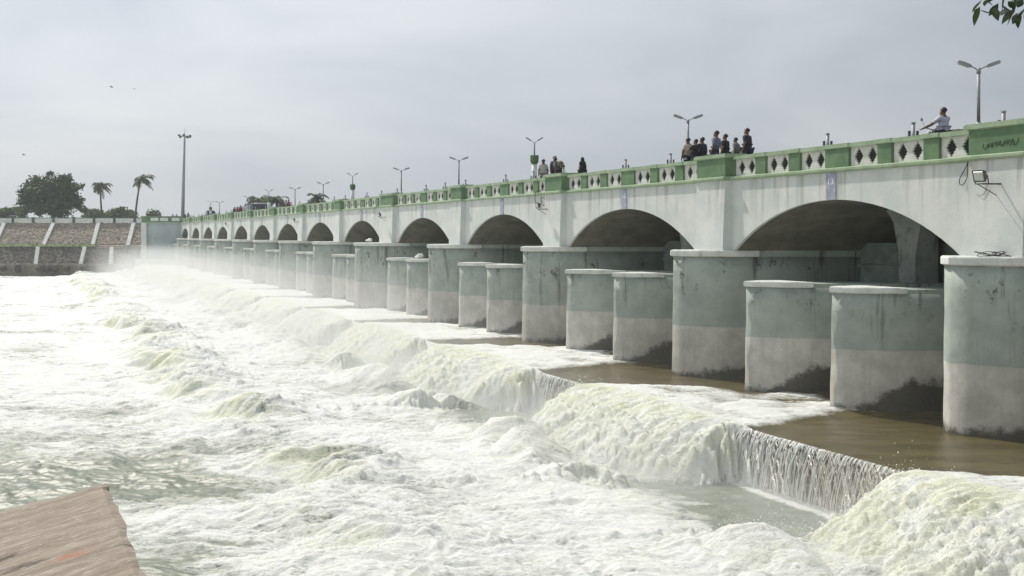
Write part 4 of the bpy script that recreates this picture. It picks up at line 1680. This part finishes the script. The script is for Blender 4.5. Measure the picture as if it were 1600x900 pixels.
def cable(name, pts, label, r=0.012):
    p0 = Vector(pts[0])
    mb = MB()
    # smooth the path a little
    pv = [Vector(p) for p in pts]
    out = []
    for k in range(len(pv) - 1):
        p_1, p0_, p1_, p2_ = pv[max(k - 1, 0)], pv[k], pv[k + 1], pv[min(k + 2, len(pv) - 1)]
        for j in range(5):
            t_ = j / 5
            out.append(0.5 * ((2 * p0_) + (p1_ - p_1) * t_ + (2 * p_1 - 5 * p0_ + 4 * p1_ - p2_) * t_ * t_ + (3 * p0_ - p_1 - 3 * p1_ + p2_) * t_ ** 3))
    out.append(pv[-1])
    mb.tube(out, r, 5)
    o = mb.build(name, MAT['rubber'], None, True, loc=p0)
    return tag(o, label, 'cable')


def fpt(px, py, v=0.2):
    Y = Yv(px, v)
    return P(v, Y, (367 - py) * Y / 1500)


cable('cable_loop', [fpt(1513, 252), fpt(1509, 262), fpt(1501, 276), fpt(1499, 286), fpt(1504, 289), fpt(1510, 280), fpt(1512, 266), fpt(1512, 252)],
      'black cable hanging in a loop beside the nearest floodlight', 0.013)
cable('cable_line', [fpt(1543, 288, -0.06), fpt(1538, 302, -0.06), fpt(1528, 305, -0.06), fpt(1518, 296, 0.2), fpt(1515, 270, 0.22)],
      'thin grey cable drooping from the nearest floodlight', 0.006)
cable('cable_tangle', [fpt(853, 296, .1), fpt(838, 300, .1), fpt(836, 312, .1), fpt(841, 322, .1), fpt(846, 318, .1), fpt(846, 308, .1), fpt(852, 312, .1), fpt(855, 320, .1), fpt(848, 321, .1), fpt(860, 322, .1)],
      'tangled black cable beside the third pilaster from the right', 0.02)
cable('cable_tangle', [fpt(592, 322, .1), fpt(586, 324, .1), fpt(584, 333, .1), fpt(589, 336, .1), fpt(594, 330, .1), fpt(596, 334, .1)],
      'small cable tangle beside the fifth pilaster from the right', 0.02)
pts = []
rw_ = random.Random(12)
for k in range(22):
    pts.append(P(-0.40 + rw_.uniform(-0.34, 0.34), 26.55 + rw_.uniform(-0.3, 0.3), -0.585 + rw_.choice([0.0, 0.01, 0.05, 0.12])))
cable('wire_coil', pts, 'messy coil of old wire lying on the nearest pier cap', 0.010)
# rubbish on pier tops
for px, py, Y, vv, lb in ((658, 404, 65.9, -0.6, 'crumpled white bag lying on a low pier top'), (562, 374, 74.2, -1.2, 'white bundle lying on the wide pier cap')):
    mb = MB()
    c = Vector(P(vv, Y, (-1.64 if py > 390 else -0.6) + 0.14))
    for k in range(5):
        mb.ell(c + Vector((rk.uniform(-.16, .16), rk.uniform(-.15, .15), rk.uniform(-0.04, .08))), (rk.uniform(.12, .2), rk.uniform(.1, .2), rk.uniform(.08, .13)), 8, 5, Matrix.Rotation(rk.uniform(0, 3), 3, 'X'))
    tag(mb.build('rubbish_bag', MAT['white'], None, True, loc=c - Vector((0, 0, 0.14))), lb, 'bag')

# ------------------------------------------------------------------ birds
for px, py, Y, lb in ((174, 136, 130, 'small dark bird flying high in the sky above the big tree'), (37, 242, 130, 'tiny dark bird flying low at the left edge of the sky'), (210, 139, 230, 'faint distant bird gliding right of the higher bird')):
    c = Vector(at(px, Y, py))
    t = thing('bird', lb, 'bird', c)
    mb = MB()
    mb.tube([c + Vector((-0.2, 0, 0.03)), c + Vector((-0.1, 0, 0.02)), c, c + Vector((0.12, 0, -0.01)), c + Vector((0.24, 0, -0.02))], [0.02, 0.05, 0.06, 0.04, 0.03], 7)
    mb.build('body', MAT['rubber'], t, True)
    for sg in (-1, 1):
        mb = MB()
        mb.add([c + Vector((-0.08, 0, 0.02)), c + Vector((0.08, 0, 0.02)), c + Vector((0.02, sg * 0.2, 0.14)), c + Vector((-0.12, sg * 0.22, 0.14)), c + Vector((0.1, sg * 0.45, 0.06)),
                c + Vector((0.0, 0, 0.005)), c + Vector((0.0, sg * 0.21, 0.125))], [(0, 1, 2, 3), (3, 2, 4), (5, 1, 2, 6), (0, 5, 6, 3)])
        mb.build('wing', MAT['rubber'], t)

# ------------------------------------------------------------------ people
def skin_obj(name, J, E, mat, parent, levels=2, root=0):
    """a body surface grown on joints J {name:(pos, radius)} and bones E"""
    names = list(J)
    me = bpy.data.meshes.new(name)
    me.from_pydata([J[n][0] for n in names], [(names.index(a), names.index(b)) for a, b in E], [])
    o = bpy.data.objects.new(name, me)
    COL.objects.link(o)
    md = o.modifiers.new('skin', 'SKIN')
    md.use_smooth_shade = True
    for i, n in enumerate(names):
        r = J[n][1]
        sv = me.skin_vertices[0].data[i]
        sv.radius = r if isinstance(r, tuple) else (r, r)
        sv.use_root = (i == root)
    sb = o.modifiers.new('sub', 'SUBSURF')
    sb.levels = sb.render_levels = levels
    me.materials.append(mat)
    if parent:
        o.parent = parent
    SK.append(o)
    return o


SK = []


def body(loc, rz, h, label, shirt, trouser, pose='stand', hair=True, group=None, lean=0.0, sleeves=True, arms=None, head_turn=0.0, fine=True):
    """facing local -Y; x is the person's left-right axis"""
    q = h / 1.70
    fat = 1.22
    root = thing('person', label, 'person', loc, group)
    root.rotation_euler = (0, 0, rz)

    def sc(x, y, z):
        # lean tips the upper body forward about the hips
        if z > 0.92 and lean:
            dz, dy = z - 0.92, y
            y = dy * math.cos(lean) - dz * math.sin(lean)
            z = 0.92 + dz * math.cos(lean) + dy * math.sin(lean) * 0
        return (x * q, y * q, z * q)
    sit = pose == 'ride'
    drop = 0.12 if sit else 0.0
    J, E = {}, []

    def j(n, p, r, par=None):
        J[n] = (p, tuple(a * q * fat for a in r) if isinstance(r, tuple) else r * q * (fat if r > 0.02 else 1.1))
        if par:
            E.append((par, n))
    j('pelvis', sc(0, 0, 0.95 - drop), (0.135, 0.10))
    j('waist', sc(0, 0, 1.08 - drop), (0.125, 0.09), 'pelvis')
    j('chest', sc(0, 0.0, 1.26 - drop), (0.145, 0.10), 'waist')
    j('upper', sc(0, 0.01, 1.38 - drop), (0.11, 0.08), 'chest')
    j('neck', sc(0, 0.0, 1.47 - drop), 0.052, 'upper')
    j('jaw', sc(0, -0.02, 1.54 - drop), (0.070, 0.076), 'neck')
    j('skull', sc(0, -0.005, 1.61 - drop), (0.084, 0.10), 'jaw')
    j('top', sc(0, 0.0, 1.665 - drop), (0.055, 0.068), 'skull')
    j('nose', sc(0, -0.105, 1.565 - drop), 0.014, 'jaw')
    for s_ in (-1, 1):
        S_ = 'L' if s_ > 0 else 'R'
        j('ear' + S_, sc(s_ * 0.08, 0.0, 1.575 - drop), 0.016, 'skull')
        ar = (arms or {}).get(S_)
        el = ar[0] if ar else (s_ * 0.24, 0.03, 1.12)
        wr = ar[1] if ar else (s_ * 0.25, -0.06, 0.88)
        el = (el[0], el[1], el[2] - drop)
        wr = (wr[0], wr[1], wr[2] - drop)
        j('sho' + S_, sc(s_ * 0.165, 0.01, 1.385 - drop), 0.058, 'upper')
        j('elb' + S_, sc(*el), 0.042, 'sho' + S_)
        j('wri' + S_, sc(*wr), 0.028, 'elb' + S_)
        d = (Vector(wr) - Vector(el)).normalized()
        pm = Vector(wr) + d * 0.06
        j('palm' + S_, sc(*pm), (0.036, 0.02), 'wri' + S_)
        if fine:
            side = Vector((0, 1, 0)) if abs(d.y) < 0.7 else Vector((1, 0, 0))
            for k, (o_, ln) in enumerate(((-0.027, 0.062), (-0.009, 0.075), (0.009, 0.07), (0.027, 0.055))):
                a_ = pm + side * o_ + d * 0.03
                b_ = a_ + d * ln * 0.6
                c_ = b_ + (d * 0.5 + Vector((-s_ * 0.5, -0.2, -0.1))) * ln * 0.5
                j('f%d%s' % (k, S_), sc(*a_), 0.0095, 'palm' + S_)
                j('g%d%s' % (k, S_), sc(*b_), 0.0085, 'f%d%s' % (k, S_))
                j('h%d%s' % (k, S_), sc(*c_), 0.007, 'g%d%s' % (k, S_))
            tb = Vector(wr) + d * 0.035 - side * 0.03
            j('t0' + S_, sc(*tb), 0.011, 'wri' + S_)
            j('t1' + S_, sc(*(tb - side * 0.03 + d * 0.04)), 0.009, 't0' + S_)
        if sit:
            kn, an, to = (s_ * 0.20, -0.42, 0.72 - drop), (s_ * 0.19, -0.22, 0.34 - drop), (s_ * 0.19, -0.40, 0.28 - drop)
        else:
            kn, an, to = (s_ * 0.10, -0.01, 0.50), (s_ * 0.10, 0.02, 0.075), (s_ * 0.11, -0.13, 0.035)
        j('hip' + S_, (s_ * 0.085 * q, 0, (0.90 - drop) * q), 0.092, 'pelvis')
        j('kne' + S_, tuple(c * q for c in kn), 0.058, 'hip' + S_)
        j('ank' + S_, tuple(c * q for c in an), 0.038, 'kne' + S_)
        j('toe' + S_, tuple(c * q for c in to), 0.033, 'ank' + S_)
    skin_obj('body', J, E, MAT['skin'], root, 2)

    def sub(keys, grow, name, mat, rootk):
        JJ = {k: (J[k][0], tuple(a * grow + 0.008 for a in J[k][1]) if isinstance(J[k][1], tuple) else J[k][1] * grow + 0.008) for k in keys}
        EE = [(a, b) for a, b in E if a in JJ and b in JJ]
        return skin_obj(name, JJ, EE, mat, root, 2, list(JJ).index(rootk))
    # shirt with half sleeves
    for S_ in 'LR':
        a, b = Vector(J['sho' + S_][0]), Vector(J['elb' + S_][0])
        J['slv' + S_] = (tuple(a.lerp(b, 0.85)), 0.05 * q)
        E.append(('sho' + S_, 'slv' + S_))
    J['hem'] = (tuple(Vector(J['pelvis'][0]) + Vector((0, 0, -0.07 * q))), (0.15 * q, 0.115 * q))
    E.append(('pelvis', 'hem'))
    sub(['hem', 'pelvis', 'waist', 'chest', 'upper', 'shoL', 'shoR', 'slvL', 'slvR'], 1.14, 'shirt', shirt, 'pelvis')
    sub(['pelvis', 'hipL', 'hipR', 'kneL', 'kneR', 'ankL', 'ankR'], 1.15, 'trousers', trouser, 'pelvis')
    if hair:
        c = Vector(J['skull'][0]) + Vector((0, 0.022 * q, 0.022 * q))
        mb = MB()
        n, m_ = 12, 7
        for i_ in range(m_ + 1):
            th = math.pi * 0.60 * i_ / m_
            for k in range(n):
                ph = 2 * math.pi * k / n
                fr = 1.0
                zz = math.cos(th)
                if math.sin(ph) < -0.2 and zz < 0.35:
                    zz = 0.35 + 0.1 * zz
                rr = math.sin(min(th, math.pi * 0.62))
                b_ = 1 + 0.05 * math.sin(k * 5 + i_ * 3)
                mb.v.append((c.x + 0.106 * q * rr * math.cos(ph) * b_, c.y + 0.118 * q * rr * math.sin(ph) * b_, c.z + 0.104 * q * zz * b_))
        for i_ in range(m_):
            for k in range(n):
                k2 = (k + 1) % n
                mb.f.append((i_ * n + k, i_ * n + k2, (i_ + 1) * n + k2, (i_ + 1) * n + k))
        me = bpy.data.meshes.new('hair')
        me.from_pydata(mb.v, [], mb.f)
        me.polygons.foreach_set('use_smooth', [True] * len(me.polygons))
        me.materials.append(MAT['hair'])
        ho = bpy.data.objects.new('hair', me)
        COL.objects.link(ho)
        ho.parent = root
    return root, J, q


G1 = 'boys standing along the parapet'
VP = 1.25
LEFT = -math.pi / 2 - 0.75      # facing the left of the picture and a little away


def stand(px, pytop, label, shirt, trouser, rz=LEFT, v=VP, **kw):
    Y = Yv(px, v)
    h = (367 - pytop) * Y / 1500 - ROAD
    h = max(1.15, min(1.9, h + 0.02))
    return body(P(v, Y, ROAD), rz, h, label, shirt, trouser, **kw)


dk = cloth((0.03, 0.03, 0.035))
trz = cloth((0.035, 0.04, 0.06))
stand(1075, 217, 'boy in a cream short-sleeved shirt at the left of the group, back turned', cloth((0.55, 0.49, 0.42)), trz, rz=math.pi + 0.2, group=G1, arms={'R': ((0.0 - 0.26, 0.06, 1.14), (-0.22, -0.16, 1.02))})
stand(1087, 219, 'boy in black with his arm on the shoulder of the boy in cream', cloth((0.02, 0.02, 0.022)), trz, rz=LEFT - 0.3, group=G1, arms={'L': ((0.22, -0.2, 1.24), (0.16, -0.42, 1.28))})
stand(1097, 216, 'boy in dark navy standing close behind the boy in black', cloth((0.03, 0.035, 0.05)), trz, rz=LEFT - 0.2, group=G1, v=1.6)
stand(1119, 206, 'taller boy in a blue checked shirt on the bridge', MAT['check'], trz, group=G1)
stand(1133, 211, 'boy in a plain black shirt right of the checked shirt', cloth((0.018, 0.018, 0.018)), trz, group=G1)
stand(1152, 216, 'small boy in a striped black and white shirt', cloth((0.22, 0.22, 0.24)), trz, group=G1, lean=0.15)
stand(1168, 202, 'tallest boy in dark navy at the right of the group', cloth((0.03, 0.028, 0.045)), trz, group=G1, lean=0.05)
G2 = 'people above the third pilaster'
stand(849, 250, 'man in a pale grey shirt seen from behind beside the pillar lamp', cloth((0.52, 0.50, 0.47)), cloth((0.2, 0.19, 0.18)), rz=math.pi, group=G2)
stand(867, 245, 'man in a dark shirt facing the man with the backpack', cloth((0.07, 0.075, 0.10)), trz, rz=0.4, group=G2)
bp_, Jb, qb = stand(874, 245, 'man in grey bending under a camouflage backpack', cloth((0.16, 0.17, 0.19)), trz, rz=LEFT, group=G2, lean=0.45)
mb = MB()
c = Vector(Jb['chest'][0]) + Vector((0, 0.26 * qb, 0.03))
mb.ell(c, (0.20, 0.17, 0.27), 12, 8, Matrix.Rotation(0.45, 3, 'X'))
mb.ell(c + Vector((0, 0.12, -0.06)), (0.14, 0.10, 0.15), 10, 6, Matrix.Rotation(0.45, 3, 'X'))
Y_ = bp_.location
pk = thing('backpack', 'bulging camouflage backpack on the back of the bending man', 'backpack', bp_.location)
pk.rotation_euler = bp_.rotation_euler
po = MB()
po.v, po.f = mb.v, mb.f
me = bpy.data.meshes.new('pack_body')
me.from_pydata(po.v, [], po.f)
me.polygons.foreach_set('use_smooth', [True] * len(me.polygons))
me.materials.append(MAT['camo'])
o_ = bpy.data.objects.new('pack_body', me)
COL.objects.link(o_)
o_.parent = pk
mb = MB()
for sg in (-1, 1):
    mb.tube([c + Vector((sg * 0.12, -0.1, 0.2)), c + Vector((sg * 0.13, -0.3, 0.12)), c + Vector((sg * 0.13, -0.34, -0.08)), c + Vector((sg * 0.12, -0.12, -0.22))], 0.02, 5)
me = bpy.data.meshes.new('strap')
me.from_pydata(mb.v, [], mb.f)
me.materials.append(MAT['camo'])
o_ = bpy.data.objects.new('strap', me)
COL.objects.link(o_)
o_.parent = pk

# woman in a black veil
w_, Jw, qw = stand(910, 246, 'woman veiled from head to foot in black beside a parapet post', cloth((0.012, 0.012, 0.014)), dk, rz=LEFT, hair=False, group=G2)
mb = MB()
prof = [(0.0, 1.70, 0), (0.06, 1.695, 0), (0.105, 1.63, 0.0), (0.115, 1.55, 0.01), (0.13, 1.46, 0.02), (0.20, 1.36, 0.02), (0.24, 1.2, 0.03), (0.23, 1.0, 0.03), (0.26, 0.6, 0.03), (0.30, 0.08, 0.03)]
n = 16
for r_, z_, yo in prof:
    for k in range(n):
        a = 2 * math.pi * k / n
        f = 1.0 + 0.05 * math.sin(k * 4.0) * (1 if z_ < 1.4 else 0)
        yy = 0.82 * r_ * math.sin(a) * f + yo
        if 1.5 < z_ < 1.66 and math.sin(a) < -0.5:
            yy *= 0.75
        mb.v.append((r_ * math.cos(a) * f * qw, yy * qw, z_ * qw))
for j_ in range(len(prof) - 1):
    for k in range(n):
        k2 = (k + 1) % n
        mb.f.append((j_ * n + k, (j_ + 1) * n + k, (j_ + 1) * n + k2, j_ * n + k2))
me = bpy.data.meshes.new('veil')
me.from_pydata(mb.v, [], mb.f)
me.polygons.foreach_set('use_smooth', [True] * len(me.polygons))
me.materials.append(cloth((0.012, 0.012, 0.014)))
o_ = bpy.data.objects.new('veil', me)
COL.objects.link(o_)
o_.parent = w_

# rider on a motorcycle
vr_ = 2.3
Yr = Yv(1475, vr_)
road_dir = Vector((-K, 1, 0)).normalized()
rzr = math.atan2(road_dir.y, road_dir.x) + math.pi / 2
zh = (367 - 173) * Yr / 1500
rider, _, _ = body(P(vr_, Yr, ROAD + 0.05), rzr, 1.70, 'rider in a pale checked shirt on a motorcycle, arm stretched to the handlebar', cloth((0.52, 0.50, 0.60)), trz, pose='ride',
                   arms={'L': ((0.27, -0.26, 1.18), (0.31, -0.52, 1.09)), 'R': ((-0.27, -0.26, 1.18), (-0.31, -0.52, 1.09))}, lean=0.06)
mo = thing('motorcycle', 'motorcycle with a round mirror under the rider behind the parapet', 'motorcycle', P(vr_, Yr, ROAD))
mo.rotation_euler = (0, 0, rzr)


def mpart(mb, name, mat, parent, smooth=True):
    me = bpy.data.meshes.new(name)
    me.from_pydata([tuple(v) for v in mb.v], [], mb.f)
    if smooth:
        me.polygons.foreach_set('use_smooth', [True] * len(me.polygons))
    me.materials.append(mat)
    o = bpy.data.objects.new(name, me)
    COL.objects.link(o)
    o.parent = parent
    return o


for wy in (-0.66, 0.62):
    mb = MB()
    mb.tube([(0, wy + 0.26 * math.cos(a), 0.30 + 0.26 * math.sin(a)) for a in [2 * math.pi * k / 24 for k in range(25)]], 0.045, 8)
    wo_ = mpart(mb, 'wheel', MAT['rubber'], mo)
    mb = MB()
    for k in range(8):
        a = math.pi * k / 4
        mb.tube([(0, wy, 0.30), (0, wy + 0.23 * math.cos(a), 0.30 + 0.23 * math.sin(a))], 0.007, 4)
    mb.tube([(-0.06, wy, 0.30), (0.06, wy, 0.30)], 0.04, 8)
    mpart(mb, 'spokes', MAT['grey_metal'], wo_)
mb = MB()
mb.tube([(0, -0.66, 0.3), (0, -0.50, 0.72), (0, -0.42, 0.95)], 0.035, 7)
mb.tube([(0, -0.45, 0.85), (0, -0.2, 0.45), (0, 0.2, 0.4), (0, 0.62, 0.3)], 0.035, 7)
mb.tube([(0, -0.42, 0.86), (0, 0.1, 0.72), (0, 0.7, 0.78)], 0.03, 7)
mpart(mb, 'frame', MAT['dark_metal'], mo)
mb = MB()
mb.ell((0, -0.16, 0.86), (0.13, 0.27, 0.12), 12, 8)
mpart(mb, 'tank', simple('black_paint', (0.02, 0.02, 0.022), 0.3), mo)
mb = MB()
mb.ell((0, 0.36, 0.84), (0.12, 0.42, 0.07), 12, 6)
mpart(mb, 'seat', MAT['rubber'], mo)
mb = MB()
mb.box(-0.12, 0.12, -0.2, 0.16, 0.3, 0.62)
mpart(mb, 'engine', MAT['grey_metal'], mo, False)
mb = MB()
mb.tube([(-0.36, -0.50, 1.03), (-0.2, -0.48, 1.02), (0, -0.44, 0.97), (0.2, -0.48, 1.02), (0.36, -0.50, 1.03)], 0.016, 6)
hb = mpart(mb, 'handlebar', MAT['dark_metal'], mo)
for sg in (-1, 1):
    mb = MB()
    mb.tube([(sg * 0.27, -0.5, 1.03), (sg * 0.30, -0.53, 1.14), (sg * 0.36, -0.55, 1.26)], 0.008, 5)
    mb.ell((sg * 0.37, -0.55, 1.30), (0.065, 0.018, 0.055), 10, 6)
    mpart(mb, 'mirror', MAT['grey_metal'], hb)
mb = MB()
mb.ell((0, -0.56, 0.86), (0.09, 0.07, 0.09), 10, 6)
mpart(mb, 'headlight', MAT['lens'], mo)

# far people, a few pixels tall
far = [(451, 312, 'person in pink standing by the parapet beyond the second wide pier', (0.45, 0.18, 0.2)), (447, 314, 'person in white beside the one in pink, far along the bridge', (0.55, 0.5, 0.48)),
       (376, 321, 'person in red leaning over the far parapet', (0.42, 0.05, 0.05)), (366, 324, 'person in dark clothes left of the one in red', (0.05, 0.06, 0.06)),
       (371, 325, 'small person in orange between two others on the far parapet', (0.4, 0.15, 0.06)),
       (294, 332, 'person in grey at the far end of the bridge, right of the mast', (0.25, 0.24, 0.25)), (289, 334, 'person in dark red right beside the high mast', (0.2, 0.05, 0.06))]
fp0 = None
for px, py, lb, c in far:
    Y = Yv(px, 1.4)
    h = max(1.5, min(1.9, (367 - py) * Y / 1500 - ROAD))
    body(P(1.4, Y, ROAD), LEFT, h, lb, cloth(c), trz, fine=False, group='people far along the bridge')
for px, py, Y, lb, c in ((276, 331, 183.5, 'person in white standing behind the abutment parapet left of the mast', (0.45, 0.45, 0.45)), (270, 334, 184, 'person in grey crouching behind the abutment parapet', (0.2, 0.22, 0.22)),
                         (250, 326, 184, 'person in red and dark clothes standing above the abutment', (0.3, 0.06, 0.05)), (114, 332, 191.5, 'person in a pale blue shirt standing at the far bank wall', (0.33, 0.42, 0.55))):
    body((at(px, Y)[0], Y, 2.38), math.pi, 1.75 if py < 330 else 1.6, lb, cloth(c), trz, fine=False, group='people on the far bank')

# evaluate the skinned bodies once
bpy.context.view_layer.update()
dg = bpy.context.evaluated_depsgraph_get()
new = []
for o in SK:
    e = o.evaluated_get(dg)
    new.append(bpy.data.meshes.new_from_object(e, depsgraph=dg))
for o, me in zip(SK, new):
    nm = o.data.name
    o.modifiers.clear()
    old = o.data
    o.data = me
    bpy.data.meshes.remove(old)
    me.name = nm

# ------------------------------------------------------------------ vehicles on the bridge, far off
def car(loc, rz, label, mat, L=4.2, H=1.5):
    t = thing('parked_car', label, 'car', loc)
    t.rotation_euler = (0, 0, rz)
    mb = MB()
    sec = [(-L / 2, 0.35, 0.75), (-L / 2 + 0.15, 0.3, 0.85), (-0.9, 0.25, 0.95), (1.0, 0.25, 0.95), (L / 2 - 0.1, 0.3, 0.9), (L / 2, 0.4, 0.7)]
    for y_, z0_, z1_ in sec:
        for xx, zz in ((-0.82, z0_), (0.82, z0_), (0.84, (z0_ + z1_) / 2), (0.78, z1_), (-0.78, z1_), (-0.84, (z0_ + z1_) / 2)):
            mb.v.append((xx, y_, zz))
    for j_ in range(len(sec) - 1):
        for k in range(6):
            mb.f.append((j_ * 6 + k, j_ * 6 + (k + 1) % 6, j_ * 6 + 6 + (k + 1) % 6, j_ * 6 + 6 + k))
    mb.f += [(0, 1, 2, 3, 4, 5), tuple(30 + k for k in (5, 4, 3, 2, 1, 0))]
    recalc(mpart(mb, 'body', mat, t, False))
    mb = MB()
    mb.hexa([(-0.74, -1.0, 0.95), (0.74, -1.0, 0.95), (0.74, 1.55, 0.95), (-0.74, 1.55, 0.95), (-0.62, -0.35, H - 0.06), (0.62, -0.35, H - 0.06), (0.62, 1.1, H - 0.06), (-0.62, 1.1, H - 0.06)])
    mpart(mb, 'windows', MAT['glass'], t, False)
    mb = MB()
    mb.box(-0.64, 0.64, -0.4, 1.15, H - 0.058, H)
    mpart(mb, 'roof', mat, t, False)
    for sx in (-1, 1):
        for yy in (-1.3, 1.3):
            mb = MB()
            mb.tube([(sx * 0.66, yy, 0.31), (sx * 0.86, yy, 0.31)], 0.31, 14)
            mpart(mb, 'wheel', MAT['rubber'], t, False)
        mb = MB()
        mb.box(sx * 0.6 - 0.14, sx * 0.6 + 0.14, -L / 2 - 0.02, -L / 2 + 0.06, 0.58, 0.72)
        mpart(mb, 'headlight', MAT['lens'], t, False)
    return t


rz_road = rzr
car(P(4.0, Yv(329, 4.0), ROAD), rz_road + math.pi, 'white car on the far end of the bridge beside a pillar lamp', MAT['white'], 4.2, 1.9)
car(P(4.4, Yv(401, 4.4), ROAD), rz_road + math.pi, 'white minivan with dark windscreen in front of the blue grey lorry', MAT['white'], 4.4, 2.0)
car((at(20, 196)[0], 196, 2.38), 0.4, 'white car parked behind the far bank wall at the left edge', MAT['white'], 4.2, 1.6)

lt = thing('lorry', 'long blue grey lorry body with passengers along its top, far along the bridge', 'lorry', P(6.0, 147, ROAD))
lt.rotation_euler = (0, 0, rz_road)
mb = MB()
mb.box(-1.1, 1.1, -7.5, 7.0, 0.7, 1.95)
mpart(mb, 'cargo_body', MAT['blue_grey'], lt, False)
mb = MB()
for k in range(12):
    yy = -7.2 + 1.25 * k
    mb.box(-1.14, -1.102, yy, yy + 0.08, 0.7, 1.97)
mpart(mb, 'side_rib', MAT['grey_metal'], lt, False)
for yy in (-6.3, -5.2, 3.8, 5.4):
    for sx in (-1, 1):
        mb = MB()
        mb.tube([(sx * 0.8, yy, 0.45), (sx * 1.08, yy, 0.45)], 0.45, 14)
        mpart(mb, 'wheel', MAT['rubber'], lt, False)
mb = MB()
mb.box(-1.05, 1.05, 7.1, 8.9, 0.5, 2.2)
mb.box(-0.9, 0.9, 7.0, 7.1, 0.6, 0.9)
cb = mpart(mb, 'cab', MAT['white'], lt, False)
mb = MB()
mb.box(-0.9, 0.9, 8.9, 8.94, 1.3, 2.0)
mb.box(-1.08, -1.052, 7.5, 8.5, 1.3, 2.0)
mpart(mb, 'cab_window', MAT['glass'], cb, False)
for k in range(7):
    yy = -6.6 + 1.9 * k
    base = lt.matrix_basis @ Vector((-0.4, yy, 1.0))
    pos = Vector(lt.location) + Matrix.Rotation(rz_road, 3, 'Z') @ Vector((-0.4, yy, 0.95))
    r_, _, _ = body(tuple(pos), LEFT + 0.3 * math.sin(k), 1.62, 'passenger standing in the lorry body, %s from the white cab' % ['seventh', 'sixth', 'fifth', 'fourth', 'third', 'second', 'nearest'][k], cloth([(0.1, 0.1, 0.12), (0.3, 0.1, 0.1), (0.12, 0.15, 0.3)][k % 3]), trz, fine=False, group='passengers in the lorry')
SK2 = [o for o in SK if o.modifiers]
bpy.context.view_layer.update()
dg = bpy.context.evaluated_depsgraph_get()
new = [bpy.data.meshes.new_from_object(o.evaluated_get(dg), depsgraph=dg) for o in SK2]
for o, me in zip(SK2, new):
    o.modifiers.clear()
    old = o.data
    nm = old.name
    o.data = me
    bpy.data.meshes.remove(old)
    me.name = nm

# gantry and poles beyond the bank wall
mb = MB()
x0_, x1_ = at(193, 215)[0], at(199, 215)[0]
gt = thing('goal_frame', 'thin grey rectangular frame standing between the two palms', 'frame', (x0_, 215, 2.38))
for x_ in (x0_, x1_):
    mb = MB()
    mb.tube([(x_, 215, 2.3), (x_, 215, 6.3)], 0.1, 6)
    mb.build('upright', MAT['dark_metal'], gt)
mb = MB()
mb.tube([(x0_ - 0.1, 215, 6.3), (x1_ + 0.1, 215, 6.1)], 0.1, 6)
mb.build('crossbar', MAT['dark_metal'], gt)

# ------------------------------------------------------------------ mist and haze
def vol(name, dens, col=(0.93, 0.95, 0.95), aniso=0.2):
    m = bpy.data.materials.new(name)
    m.use_nodes = True
    t = m.node_tree
    t.nodes.clear()
    o = t.nodes.new('ShaderNodeOutputMaterial')
    p = t.nodes.new('ShaderNodeVolumePrincipled')
    p.inputs['Density'].default_value = dens
    p.inputs['Color'].default_value = (*col, 1)
    p.inputs['Anisotropy'].default_value = aniso
    t.links.new(p.outputs[0], o.inputs['Volume'])
    return m




def mk_mist():
    m = M('mist')
    m.t.nodes.remove(m.b)
    X, Y, Z = m.xyz()[:3]
    v = m.math('SUBTRACT', m.math('ADD', X, m.math('MULTIPLY', Y, K)), D)
    n1 = m.noise(0.22, sc=(1.0, 0.8, 1.3), detail=3, rough=0.6)
    # a sheet of spray that hangs over the foot of the falls, thinning upwards and outwards
    far_ = m.sstep(Y, 32.0, 82.0)
    wid = m.math('ADD', 2.8, m.math('MULTIPLY', far_, 3.6))
    g = m.math('DIVIDE', m.math('ADD', v, m.math('SUBTRACT', 8.6, m.math('MULTIPLY', far_, 1.9))), wid)
    g = m.math('EXPONENT', m.math('MULTIPLY', m.math('MULTIPLY', g, g), -1.0))
    g2 = m.math('DIVIDE', m.math('ADD', v, 14.0), 4.5)
    g = m.math('ADD', g, m.math('MULTIPLY', m.math('EXPONENT', m.math('MULTIPLY', m.math('MULTIPLY', g2, g2), -1.0)), 0.14))
    hgt = m.math('ADD', 0.68, m.math('MULTIPLY', far_, 1.9))
    hz_ = m.math('EXPONENT', m.math('MULTIPLY', m.math('MAXIMUM', m.math('DIVIDE', m.math('ADD', Z, 6.9), hgt), 0.0), -1.0))
    amp = m.math('ADD', 0.25, m.math('MULTIPLY', far_, -0.15))
    nn = m.sstep(n1, 0.30, 0.72)
    d = m.math('MULTIPLY', m.math('MULTIPLY', g, hz_), m.math('MULTIPLY', amp, m.math('ADD', 0.15, m.math('MULTIPLY', nn, 1.5))))
    # fade out before the walls of the box
    d = m.math('MULTIPLY', d, m.math('MULTIPLY', m.sstep(Z, -1.2, -2.6), m.math('MULTIPLY', m.sstep(v, -1.45, -2.2), m.sstep(v, -21.0, -17.0))))
    p = m.n('ShaderNodeVolumePrincipled')
    m.val(p.inputs['Color'], (0.95, 0.96, 0.955))
    p.inputs['Anisotropy'].default_value = 0.15
    m.link(d, p.inputs['Density'])
    m.link(p.outputs[0], m.o.inputs['Volume'])
    return m.m


mb = MB()
mb.sbox(-21.5, -1.4, 16.0, 179.4, -7.9, -1.1)
mb.build('mist', mk_mist(), kind='stuff')
hz = MB()
hz.box(-700, 700, -30, 900, -10.7, 26)
hz.build('haze', vol('haze', 0.0004, (0.90, 0.94, 0.97), 0.0), kind='stuff')
